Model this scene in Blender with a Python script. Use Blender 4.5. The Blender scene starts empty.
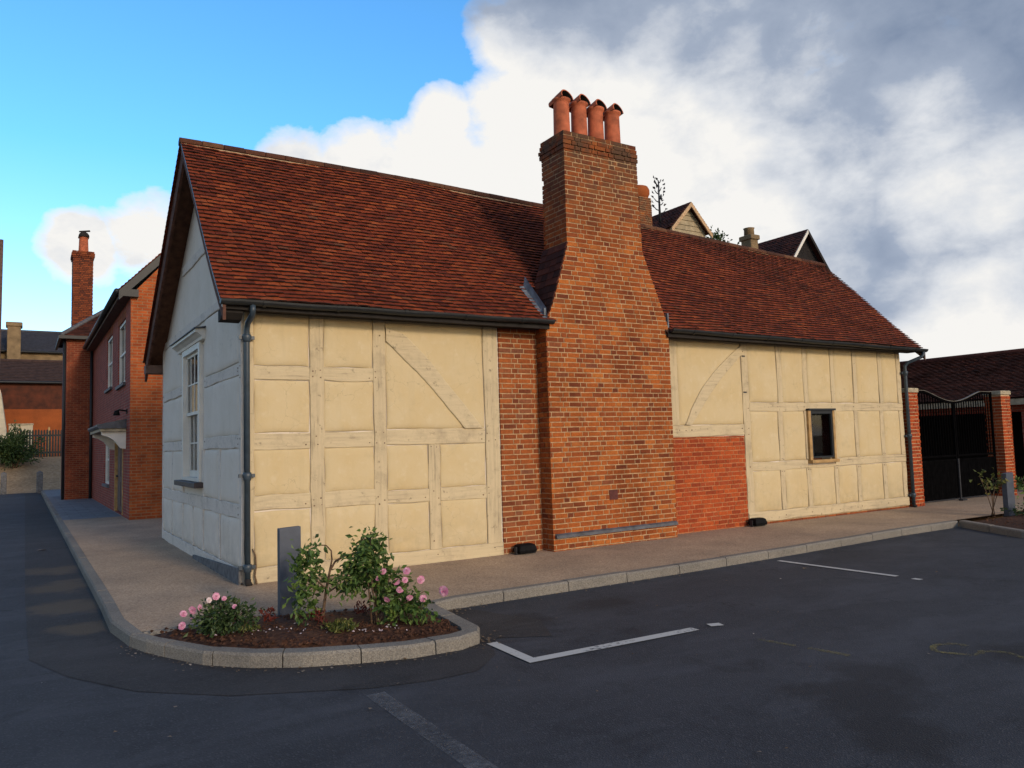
import bpy, math, random
from mathutils import Vector, Matrix
random.seed(7)
R = math.radians
scene = bpy.context.scene
COL = scene.collection

# ------------------------------------------------------------------ materials
ROAD = -.11
def new_mat(name):
    m = bpy.data.materials.new(name); m.use_nodes = True
    nt = m.node_tree; nt.nodes.clear()
    out = nt.nodes.new('ShaderNodeOutputMaterial')
    b = nt.nodes.new('ShaderNodeBsdfPrincipled')
    nt.links.new(b.outputs[0], out.inputs[0])
    return m, nt, b, out
def N(nt, t, **kw):
    n = nt.nodes.new(t)
    for k, v in kw.items():
        if k.startswith('i_'):
            key = k[2:]; key = int(key) if key.isdigit() else key.replace('_', ' ')
            n.inputs[key].default_value = v
        else: setattr(n, k, v)
    return n
def ramp(nt, fac, stops):
    r = nt.nodes.new('ShaderNodeValToRGB')
    el = r.color_ramp.elements
    while len(el) < len(stops): el.new(.5)
    for e, (p, c) in zip(el, stops):
        e.position = p; e.color = (*c, 1) if len(c) == 3 else c
    nt.links.new(fac, r.inputs[0]); return r.outputs[0]
def mixc(nt, fac, a, b, mode='MIX'):
    m = nt.nodes.new('ShaderNodeMix'); m.data_type = 'RGBA'; m.blend_type = mode
    for sock, v in ((m.inputs[0], fac), (m.inputs[6], a), (m.inputs[7], b)):
        if isinstance(v, (int, float)): sock.default_value = v
        elif isinstance(v, (tuple, list)): sock.default_value = (*v, 1) if len(v) == 3 else v
        else: nt.links.new(v, sock)
    return m.outputs[2]
def mth(nt, op, a, b=None, clamp=False):
    m = nt.nodes.new('ShaderNodeMath'); m.operation = op; m.use_clamp = clamp
    for i, v in ((0, a), (1, b)):
        if v is None: continue
        if isinstance(v, (int, float)): m.inputs[i].default_value = v
        else: nt.links.new(v, m.inputs[i])
    return m.outputs[0]
def noise(nt, vec, scale, detail=4, rough=.55, dist=0):
    n = nt.nodes.new('ShaderNodeTexNoise')
    n.inputs['Scale'].default_value = scale; n.inputs['Detail'].default_value = detail
    n.inputs['Roughness'].default_value = rough; n.inputs['Distortion'].default_value = dist
    if vec is not None: nt.links.new(vec, n.inputs['Vector'])
    return n.outputs[0]
def objco(nt, scale=None):
    t = nt.nodes.new('ShaderNodeTexCoord'); v = t.outputs['Object']
    if scale:
        m = nt.nodes.new('ShaderNodeMapping'); m.inputs['Scale'].default_value = scale
        nt.links.new(v, m.inputs[0]); v = m.outputs[0]
    return v
def bump(nt, b, h, strength=.3, dist=.01):
    n = nt.nodes.new('ShaderNodeBump'); n.inputs['Strength'].default_value = strength
    n.inputs['Distance'].default_value = dist
    nt.links.new(h, n.inputs['Height']); nt.links.new(n.outputs[0], b.inputs['Normal'])
def lk(nt, a, b): nt.links.new(a, b)

def simple(name, col, rough=.7, var=.15, scale=6, metal=0, spec=.4, bumps=.15, col2=None, det=6):
    m, nt, b, o = new_mat(name)
    v = objco(nt); n = noise(nt, v, scale, det)
    c2 = col2 or tuple(max(0, c*(1-var*2)) for c in col)
    c1 = tuple(min(1, c*(1+var)) for c in col)
    lk(nt, ramp(nt, n, [(.3, c2), (.7, c1)]), b.inputs['Base Color'])
    b.inputs['Roughness'].default_value = rough; b.inputs['Metallic'].default_value = metal
    b.inputs['Specular IOR Level'].default_value = spec
    if bumps: bump(nt, b, noise(nt, v, scale*8, 4), bumps, .01)
    return m

def island(name, stops, rough=.85, soot=None, bumpS=.35, nscale=30, patch=None, spec=.25, patchscale=.9):
    """colour picked per brick / tile, plus grain and weather patches"""
    m, nt, b, o = new_mat(name)
    g = nt.nodes.new('ShaderNodeNewGeometry'); v = objco(nt)
    c = ramp(nt, g.outputs['Random Per Island'], stops)
    n = noise(nt, v, nscale, 5, .65)
    c = mixc(nt, 1.0, c, ramp(nt, n, [(.25, (.62, .62, .62)), (.75, (1.2, 1.2, 1.2))]), 'MULTIPLY')
    if patch:
        p = noise(nt, v, patchscale, 5, .6)
        c = mixc(nt, ramp(nt, p, [(.45, (0, 0, 0)), (.66, (1, 1, 1))]), c, mixc(nt, 1.0, c, patch, 'MULTIPLY'))
    if soot:
        z0, z1, colr = soot
        s = nt.nodes.new('ShaderNodeSeparateXYZ'); lk(nt, v, s.inputs[0])
        f = nt.nodes.new('ShaderNodeMapRange'); f.inputs[1].default_value = z0; f.inputs[2].default_value = z1
        lk(nt, s.outputs[2], f.inputs[0])
        ff = mth(nt, 'MULTIPLY', f.outputs[0], ramp(nt, noise(nt, v, 5, 4), [(.35, (.15, .15, .15)), (.6, (1, 1, 1))]), True)
        c = mixc(nt, ff, c, colr)
    lk(nt, c, b.inputs['Base Color']); b.inputs['Roughness'].default_value = rough
    b.inputs['Specular IOR Level'].default_value = spec
    bump(nt, b, n, bumpS, .006)
    return m

def brick_proc(name, axis, c1, c2, mortar, bw=.225, rh=.075, ms=.011):
    m, nt, b, o = new_mat(name)
    v = objco(nt); s = nt.nodes.new('ShaderNodeSeparateXYZ'); lk(nt, v, s.inputs[0])
    cb = nt.nodes.new('ShaderNodeCombineXYZ'); lk(nt, s.outputs[0 if axis == 'x' else 1], cb.inputs[0]); lk(nt, s.outputs[2], cb.inputs[1])
    br = nt.nodes.new('ShaderNodeTexBrick'); lk(nt, cb.outputs[0], br.inputs['Vector'])
    br.inputs['Scale'].default_value = 1; br.inputs['Mortar Size'].default_value = ms
    br.inputs['Mortar Smooth'].default_value = .25; br.inputs['Bias'].default_value = -.1
    br.inputs['Brick Width'].default_value = bw; br.inputs['Row Height'].default_value = rh
    br.inputs['Color1'].default_value = (*c1, 1); br.inputs['Color2'].default_value = (*c2, 1); br.inputs['Mortar'].default_value = (*mortar, 1)
    n = noise(nt, v, 3, 6, .65)
    c = mixc(nt, 1.0, br.outputs[0], ramp(nt, n, [(.25, (.55, .55, .6)), (.75, (1.25, 1.2, 1.15))]), 'MULTIPLY')
    lk(nt, c, b.inputs['Base Color']); b.inputs['Roughness'].default_value = .9
    b.inputs['Specular IOR Level'].default_value = .2
    h = mth(nt, 'ADD', mth(nt, 'MULTIPLY', br.outputs['Fac'], -1.0), mth(nt, 'MULTIPLY', noise(nt, v, 60, 4), .5))
    bump(nt, b, h, .6, .008)
    return m

M = {}
# limewashed plaster: cream with warm blotches, pale scour marks and pinholes
def plaster(name, base, warm, pale):
    m, nt, b, o = new_mat(name)
    v = objco(nt)
    n1 = noise(nt, v, 1.6, 7, .6); n2 = noise(nt, v, 7, 6, .65); n3 = noise(nt, v, 90, 3, .6)
    c = mixc(nt, ramp(nt, n1, [(.35, (0, 0, 0)), (.65, (1, 1, 1))]), base, warm)
    c = mixc(nt, ramp(nt, n2, [(.55, (0, 0, 0)), (.78, (.6, .6, .6))]), c, pale)
    sv = noise(nt, objco(nt, (9, 9, .9)), 1.3, 5, .6)
    c = mixc(nt, ramp(nt, sv, [(.55, (0, 0, 0)), (.8, (.28, .28, .28))]), c, tuple(x*.72 for x in base))
    s_ = nt.nodes.new('ShaderNodeSeparateXYZ'); lk(nt, v, s_.inputs[0])
    lo = nt.nodes.new('ShaderNodeMapRange'); lo.inputs[1].default_value = .75; lo.inputs[2].default_value = .0; lk(nt, s_.outputs[2], lo.inputs[0])
    sp = mth(nt, 'MULTIPLY', lo.outputs[0], ramp(nt, noise(nt, v, 4.5, 7, .7), [(.40, (0, 0, 0)), (.68, (.8, .8, .8))]))
    c = mixc(nt, sp, c, tuple(x*.62 for x in base))
    vo = N(nt, 'ShaderNodeTexVoronoi', feature='DISTANCE_TO_EDGE'); vo.inputs['Scale'].default_value = 2.3
    wv = nt.nodes.new('ShaderNodeVectorMath'); wv.operation = 'ADD'; nz_ = N(nt, 'ShaderNodeTexNoise'); nz_.inputs['Scale'].default_value = 5; nz_.inputs['Detail'].default_value = 6; lk(nt, v, nz_.inputs['Vector'])
    lk(nt, v, wv.inputs[0]); sc_ = nt.nodes.new('ShaderNodeVectorMath'); sc_.operation = 'SCALE'; sc_.inputs[3].default_value = .35; lk(nt, nz_.outputs[1], sc_.inputs[0]); lk(nt, sc_.outputs[0], wv.inputs[1]); lk(nt, wv.outputs[0], vo.inputs['Vector'])
    cr_ = mth(nt, 'MULTIPLY', ramp(nt, vo.outputs['Distance'], [(0, (.6, .6, .6)), (.007, (0, 0, 0))]), ramp(nt, noise(nt, v, 1.1, 4), [(.48, (0, 0, 0)), (.6, (1, 1, 1))]))
    c = mixc(nt, cr_, c, tuple(x*.45 for x in base))
    c = mixc(nt, ramp(nt, noise(nt, v, 3.3, 8, .72), [(.55, (0, 0, 0)), (.75, (.55, .55, .55))]), c, tuple(x*.74 for x in base))
    lk(nt, c, b.inputs['Base Color']); b.inputs['Roughness'].default_value = .95; b.inputs['Specular IOR Level'].default_value = .15
    bump(nt, b, mth(nt, 'ADD', mth(nt, 'MULTIPLY', n3, .4), n2), .3, .012)
    return m
M['plaster'] = plaster('limewashed_plaster', (.555, .455, .28), (.53, .415, .23), (.61, .525, .355))
M['plaster_gable'] = plaster('gable_limewash', (.72, .65, .565), (.67, .60, .505), (.78, .725, .65))
def timber(name, base, grey, axis):
    m, nt, b, o = new_mat(name)
    sc = (30, 30, 1.6) if axis == 'z' else (1.6, 30, 30)
    v = objco(nt, sc); n = noise(nt, v, 1, 8, .7, .3); v2 = objco(nt); n2 = noise(nt, v2, 2.3, 6, .6)
    f = mth(nt, 'MULTIPLY', ramp(nt, n, [(.4, (0, 0, 0)), (.72, (1, 1, 1))]), ramp(nt, n2, [(.35, (.25, .25, .25)), (.65, (1, 1, 1))]))
    c = mixc(nt, f, base, grey)
    c = mixc(nt, ramp(nt, noise(nt, v2, 3.1, 7, .7), [(.52, (0, 0, 0)), (.70, (.75, .75, .75))]), c, tuple(x*.95 for x in grey))
    c = mixc(nt, ramp(nt, noise(nt, v2, 11, 6, .7), [(.60, (0, 0, 0)), (.70, (.8, .8, .8))]), c, tuple(x*.5 for x in grey))
    c = mixc(nt, ramp(nt, n, [(.60, (0, 0, 0)), (.68, (.7, .7, .7))]), c, tuple(x*.6 for x in grey))
    lk(nt, c, b.inputs['Base Color']); b.inputs['Roughness'].default_value = .92; b.inputs['Specular IOR Level'].default_value = .2
    bump(nt, b, mth(nt, 'ADD', n, mth(nt, 'MULTIPLY', noise(nt, v2, 40, 4), .4)), .5, .01)
    return m
M['post'] = timber('limewashed_oak_upright', (.54, .445, .285), (.36, .295, .195), 'z')
M['rail'] = timber('limewashed_oak_level', (.55, .455, .29), (.375, .305, .205), 'x')
M['gpost'] = timber('gable_oak_upright', (.69, .625, .545), (.48, .435, .385), 'z')
M['grail'] = timber('gable_oak_level', (.68, .615, .54), (.46, .415, .37), 'x')
M['peg'] = simple('oak_peg', (.17, .11, .065), .9, .3, 20, bumps=0)
tile_stops = [(0, (.125, .023, .010)), (.2, (.175, .031, .011)), (.5, (.22, .040, .0125)), (.8, (.26, .050, .0145)), (.95, (.33, .074, .02)), (1, (.15, .05, .024))]
M['tile'] = island('clay_tile', tile_stops, .85, None, .4, 25, (.72, .66, .70), .2, .8)
M['tile_edge'] = simple('dark_tile_edge', (.028, .012, .009), .95, .3, 14)  # tile lips darker than the faces, a dark line along each course
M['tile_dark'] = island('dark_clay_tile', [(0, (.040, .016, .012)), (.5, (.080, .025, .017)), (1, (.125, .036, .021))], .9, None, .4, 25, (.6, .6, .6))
M['ridge'] = island('ridge_tile', [(0, (.04, .018, .012)), (.6, (.085, .032, .017)), (1, (.13, .06, .03))], .9, None, .4, 20)
M['slate'] = simple('slate', (.045, .045, .055), .7, .25, 5)
brk = [(0, (.16, .041, .017)), (.12, (.24, .060, .018)), (.5, (.33, .084, .0185)), (.85, (.39, .106, .022)), (.96, (.43, .135, .030)), (1, (.20, .06, .028))]
M['brick_old'] = island('old_chimney_brick', brk, .9, (4.7, 6.2, (.085, .045, .026)), .6, 35, (.62, .58, .62), .2, 1.4)
M['brick_mid'] = island('weathered_red_brick', [(0, (.17, .045, .018)), (.4, (.30, .076, .020)), (.8, (.37, .102, .025)), (1, (.22, .08, .04))], .9, None, .6, 35, (.74, .74, .8))
M['brick_sooty'] = island('sooty_red_brick', [(0, (.09, .026, .015)), (.5, (.19, .046, .018)), (1, (.25, .066, .024))], .9, None, .6, 35)
M['brick_new'] = island('new_red_brick', [(0, (.25, .042, .013)), (.4, (.36, .062, .015)), (.8, (.43, .082, .018)), (1, (.28, .052, .02))], .88, None, .5, 35, (.8, .75, .75))
M['mortar'] = simple('lime_mortar', (.43, .29, .16), .95, .2, 12, bumps=.4)
M['mortar_red'] = simple('red_mortar', (.42, .18, .08), .95, .2, 12, bumps=.4)
M['mortar_pale'] = simple('pale_mortar', (.50, .34, .20), .95, .2, 12, bumps=.4)
for ax in 'xy':
    M['brick_'+ax] = brick_proc('red_house_brick_'+ax, ax, (.34, .070, .020), (.48, .115, .028), (.34, .17, .08))
    M['brickp_'+ax] = brick_proc('shaded_house_brick_'+ax, ax, (.25, .050, .036), (.35, .070, .046), (.28, .15, .11))  # copy for walls turned from the sun, purple shade in its colour
M['brickw_x'] = brick_proc('wing_brick', 'x', (.17, .036, .018), (.25, .054, .022), (.24, .11, .06))
M['gutter'] = simple('painted_iron', (.016, .019, .022), .5, .15, 10, spec=.35, bumps=.05)
M['pipe'] = simple('blue_grey_iron', (.030, .048, .068), .45, .15, 10, spec=.5, bumps=.05)
M['lead'] = simple('lead_sheet', (.14, .165, .20), .55, .25, 8, spec=.5)
M['lead_dark'] = simple('weathered_lead', (.085, .09, .105), .6, .25, 8)
M['pot'] = simple('terracotta', (.42, .115, .052), .8, .22, 7, spec=.3)
M['soot_shade_black'] = simple('soot', (.02, .017, .016), .95, .2, 10)  # soot, and on the fascia the painted shadow under the gutter
M['wood_dark'] = simple('dark_stained_wood', (.115, .066, .048), .75, .25, 9)
M['barge'] = simple('brown_bargeboard', (.125, .062, .045), .85, .25, 9, spec=.1)
M['wood_soffit'] = simple('soffit_board', (.12, .055, .032), .85, .25, 9)
M['wood_tan'] = simple('tan_oak', (.40, .25, .10), .7, .2, 9)
M['white'] = simple('white_joinery_paint', (.66, .64, .58), .5, .06, 4, bumps=.03)
M['sill'] = simple('dark_sill', (.050, .036, .034), .6, .2, 8)
M['stone'] = simple('pale_stone', (.42, .36, .25), .9, .2, 9, bumps=.4)
M['reflection_sheet'] = simple('cream_reflection', (.55, .48, .34), .9, .1, 3, bumps=0)
M['curtain'] = simple('brown_curtain', (.34, .12, .06), .9, .3, 14, bumps=0)
M['inside'] = simple('dark_room', (.012, .010, .010), .95, .2, 4, bumps=0)
M['black'] = simple('black_plastic', (.005, .005, .006), .7, .2, 20, spec=.12, bumps=.1)
M['bollard'] = simple('slate_blue_paint', (.060, .072, .098), .55, .12, 7, spec=.4, bumps=.06)
M['concrete_post'] = simple('grey_concrete', (.13, .13, .135), .9, .25, 12)
M['gate'] = simple('black_gate_paint', (.0035, .0035, .004), .75, .2, 8, spec=.0, bumps=0)
M['gate_top'] = simple('galvanised_edge', (.13, .12, .10), .5, .2, 8)
M['cream_wall'] = simple('cream_render', (.52, .46, .34), .95, .1, 3)
M['weatherboard'] = simple('cream_weatherboard', (.34, .28, .18), .85, .15, 5)
M['far_brick'] = simple('distant_red_brick', (.085, .023, .010), .95, .3, 2.2, col2=(.035, .013, .008))
M['far_tan'] = simple('distant_tan_wall', (.20, .14, .075), .95, .2, 2)
M['far_tile'] = simple('distant_brown_tile', (.05, .027, .022), .9, .25, 4)
M['fence'] = simple('grey_paling', (.022, .030, .032), .8, .25, 9)
M['iron'] = simple('dark_iron', (.022, .024, .03), .6, .2, 9)

def glass():
    m, nt, b, o = new_mat('window_glass')
    nt.nodes.remove(b)
    t = N(nt, 'ShaderNodeBsdfTransparent'); t.inputs[0].default_value = (.75, .78, .78, 1)
    g = N(nt, 'ShaderNodeBsdfGlossy'); g.inputs['Roughness'].default_value = .02
    f = N(nt, 'ShaderNodeFresnel'); f.inputs[0].default_value = 1.5
    mx = N(nt, 'ShaderNodeMixShader'); lk(nt, f.outputs[0], mx.inputs[0]); lk(nt, t.outputs[0], mx.inputs[1]); lk(nt, g.outputs[0], mx.inputs[2])
    lk(nt, mx.outputs[0], o.inputs[0]); return m
M['glass'] = glass()

def asphalt(name, c1, c2, stone, oil=(), oil_or_sun_col=(.018, .018, .02)):
    m, nt, b, o = new_mat(name)
    v = objco(nt); big = noise(nt, v, .45, 6, .6); mid = noise(nt, v, 5, 6, .7)
    vo = N(nt, 'ShaderNodeTexVoronoi'); vo.inputs['Scale'].default_value = 95; lk(nt, v, vo.inputs['Vector'])
    c = mixc(nt, ramp(nt, big, [(.35, (0, 0, 0)), (.65, (1, 1, 1))]), c1, c2)
    c = mixc(nt, ramp(nt, mid, [(.5, (0, 0, 0)), (.8, (.6, .6, .6))]), c, tuple(x*.6 for x in c1))
    sp = nt.nodes.new('ShaderNodeSeparateColor'); lk(nt, vo.outputs['Color'], sp.inputs[0])
    c = mixc(nt, ramp(nt, sp.outputs[0], [(.80, (0, 0, 0)), (.98, (.75, .75, .75))]), c, stone)
    sc = noise(nt, objco(nt, (.55, 1.3, 1)), 1.1, 8, .68, .4)
    c = mixc(nt, ramp(nt, sc, [(.48, (0, 0, 0)), (.68, (.65, .65, .65))]), c, tuple(x*1.55 for x in c2))
    c = mixc(nt, ramp(nt, noise(nt, v, 1.9, 8, .7, .6), [(.56, (0, 0, 0)), (.70, (.6, .6, .6))]), c, tuple(x*.55 for x in c1))
    ve = N(nt, 'ShaderNodeTexVoronoi', feature='DISTANCE_TO_EDGE'); ve.inputs['Scale'].default_value = .55
    wv = nt.nodes.new('ShaderNodeVectorMath'); wv.operation = 'ADD'; nz2 = N(nt, 'ShaderNodeTexNoise'); nz2.inputs['Scale'].default_value = 2.2; nz2.inputs['Detail'].default_value = 7; lk(nt, v, nz2.inputs['Vector'])
    s2 = nt.nodes.new('ShaderNodeVectorMath'); s2.operation = 'SCALE'; s2.inputs[3].default_value = 1.1; lk(nt, nz2.outputs[1], s2.inputs[0]); lk(nt, v, wv.inputs[0]); lk(nt, s2.outputs[0], wv.inputs[1]); lk(nt, wv.outputs[0], ve.inputs['Vector'])
    ck = mth(nt, 'MULTIPLY', ramp(nt, ve.outputs['Distance'], [(0, (.7, .7, .7)), (.006, (0, 0, 0))]), ramp(nt, noise(nt, v, .6, 4), [(.52, (0, 0, 0)), (.6, (1, 1, 1))]))
    c = mixc(nt, ck, c, tuple(x*.4 for x in c1))
    if oil:   # dark drips soaked in, or sunlit tan painted into the colour
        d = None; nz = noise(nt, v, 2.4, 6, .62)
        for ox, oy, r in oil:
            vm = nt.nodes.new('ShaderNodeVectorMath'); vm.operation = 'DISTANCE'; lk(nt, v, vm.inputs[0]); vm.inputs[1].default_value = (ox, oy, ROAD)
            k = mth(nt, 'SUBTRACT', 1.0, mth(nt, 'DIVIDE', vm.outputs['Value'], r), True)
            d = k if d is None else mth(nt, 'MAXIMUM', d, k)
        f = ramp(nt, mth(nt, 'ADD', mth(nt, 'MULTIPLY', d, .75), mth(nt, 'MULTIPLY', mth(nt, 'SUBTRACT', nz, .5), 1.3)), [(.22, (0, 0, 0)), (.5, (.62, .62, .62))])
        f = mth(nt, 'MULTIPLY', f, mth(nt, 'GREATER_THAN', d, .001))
        c = mixc(nt, f, c, oil_or_sun_col)
    lk(nt, c, b.inputs['Base Color']); b.inputs['Roughness'].default_value = .85; b.inputs['Specular IOR Level'].default_value = .25
    bump(nt, b, mth(nt, 'ADD', vo.outputs['Distance'], mth(nt, 'MULTIPLY', mid, .5)), .55, .008)
    return m
M['asphalt'] = asphalt('asphalt', (.031, .034, .041), (.043, .0465, .055), (.066, .070, .078),
    [(2.35, -6.55, .75), (2.0, -7.1, .6), (2.9, -6.3, .5), (4.3, -6.75, .55), (3.0, -7.6, .6), (10.6, -4.6, 1.0), (1.8, -3.3, .6), (2.9, -3.2, .5)])
M['asphalt_new'] = asphalt('newer_asphalt', (.027, .027, .029), (.035, .034, .036), (.062, .06, .06), [(-1.72, 0.6, .8), (-1.75, 2.2, .9), (-1.8, 4.0, .8), (-1.72, -.8, .5)], (.10, .078, .05))  # tan patches by the kerb: a sunlit streak painted into the colour
def gravel(name, c1, c2, c3, scale=70):
    m, nt, b, o = new_mat(name)
    v = objco(nt); vo = N(nt, 'ShaderNodeTexVoronoi'); vo.inputs['Scale'].default_value = scale; lk(nt, v, vo.inputs['Vector'])
    sp = nt.nodes.new('ShaderNodeSeparateColor'); lk(nt, vo.outputs['Color'], sp.inputs[0])
    c = ramp(nt, sp.outputs[0], [(0, c1), (.5, c2), (1, c3)])
    c = mixc(nt, 1.0, c, ramp(nt, noise(nt, v, .9, 6, .65), [(.3, (.72, .72, .74)), (.7, (1.12, 1.1, 1.08))]), 'MULTIPLY')
    lk(nt, c, b.inputs['Base Color']); b.inputs['Roughness'].default_value = .92; b.inputs['Specular IOR Level'].default_value = .2
    bump(nt, b, vo.outputs['Distance'], .5, .006); return m
M['pave'] = gravel('resin_gravel', (.28, .20, .135), (.38, .28, .19), (.48, .37, .26))
M['kerb'] = gravel('granite_kerb', (.15, .14, .122), (.20, .188, .165), (.26, .243, .21), 120)
M['soil'] = gravel('bark_soil', (.030, .014, .009), (.060, .026, .015), (.10, .048, .026), 38)
M['earth'] = gravel('bare_earth', (.27, .18, .10), (.33, .23, .13), (.39, .28, .17), 12)
M['ground'] = gravel('far_ground', (.07, .065, .05), (.09, .08, .06), (.11, .10, .075), 5)
def slabs():
    m, nt, b, o = new_mat('paving_slab')
    v = objco(nt); br = N(nt, 'ShaderNodeTexBrick'); lk(nt, v, br.inputs['Vector'])
    br.inputs['Scale'].default_value = 1; br.inputs['Brick Width'].default_value = .6; br.inputs['Row Height'].default_value = .45
    br.inputs['Mortar Size'].default_value = .008
    br.inputs['Color1'].default_value = (.125, .135, .15, 1); br.inputs['Color2'].default_value = (.16, .165, .18, 1); br.inputs['Mortar'].default_value = (.08, .075, .07, 1)
    lk(nt, mixc(nt, 1, br.outputs[0], ramp(nt, noise(nt, v, 3, 6), [(.3, (.75, .75, .75)), (.7, (1.15, 1.15, 1.15))]), 'MULTIPLY'), b.inputs['Base Color'])
    b.inputs['Roughness'].default_value = .85; return m
M['slab'] = slabs()
def paint(name, col, wear, soft=.08):
    """worn paint: flakes away to bare asphalt"""
    m, nt, b, o = new_mat(name)
    v = objco(nt); n = noise(nt, v, 26, 8, .78); n2 = noise(nt, v, 2.6, 5, .6)
    f = mth(nt, 'ADD', mth(nt, 'MULTIPLY', n, .6), mth(nt, 'MULTIPLY', n2, .4))
    b.inputs['Base Color'].default_value = (*col, 1); b.inputs['Roughness'].default_value = .85
    t = N(nt, 'ShaderNodeBsdfTransparent'); mx = N(nt, 'ShaderNodeMixShader')
    lk(nt, ramp(nt, f, [(wear-soft, (0, 0, 0)), (wear+soft, (1, 1, 1))]), mx.inputs[0]); lk(nt, t.outputs[0], mx.inputs[1]); lk(nt, b.outputs[0], mx.inputs[2]); lk(nt, mx.outputs[0], o.inputs[0]); return m
M['line'] = paint('road_paint', (.44, .44, .42), .41, .06)
M['ghost'] = paint('worn_road_paint', (.13, .135, .145), .54, .14)
M['yellow'] = paint('yellow_chalk', (.20, .17, .055), .56, .12)
def leafmat(name, stops, trans=.25):
    m, nt, b, o = new_mat(name)
    g = nt.nodes.new('ShaderNodeNewGeometry')
    c = ramp(nt, g.outputs['Random Per Island'], stops)
    lk(nt, c, b.inputs['Base Color']); b.inputs['Roughness'].default_value = .5; b.inputs['Specular IOR Level'].default_value = .35
    t = N(nt, 'ShaderNodeBsdfTranslucent'); lk(nt, c, t.inputs[0])
    mx = N(nt, 'ShaderNodeMixShader'); mx.inputs[0].default_value = trans
    lk(nt, b.outputs[0], mx.inputs[1]); lk(nt, t.outputs[0], mx.inputs[2]); lk(nt, mx.outputs[0], o.inputs[0]); return m
M['leaf'] = leafmat('green_leaf', [(0, (.034, .068, .017)), (.5, (.075, .14, .030)), (.9, (.13, .20, .045)), (1, (.19, .21, .065))])
M['leaf_dark'] = leafmat('dark_green_leaf', [(0, (.018, .038, .013)), (.6, (.042, .078, .024)), (1, (.09, .13, .04))])
M['leaf_yel'] = leafmat('yellow_green_leaf', [(0, (.05, .07, .015)), (.6, (.10, .12, .03)), (1, (.20, .18, .05))])
M['petal'] = leafmat('pink_petal', [(0, (.58, .17, .33)), (.6, (.70, .30, .46)), (1, (.78, .50, .60))], .3)
M['petal_pale'] = leafmat('pale_petal', [(0, (.72, .55, .58)), (1, (.80, .70, .70))], .3)
M['leaf_red'] = leafmat('red_leaf', [(0, (.09, .018, .012)), (1, (.18, .035, .022))], .25)
M['bark'] = simple('bark', (.12, .075, .045), .9, .3, 25, bumps=.5)
M['debris'] = leafmat('leaf_litter', [(0, (.16, .12, .08)), (.6, (.11, .07, .035)), (.92, (.18, .14, .10)), (1, (.42, .38, .34))], .1)

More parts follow.
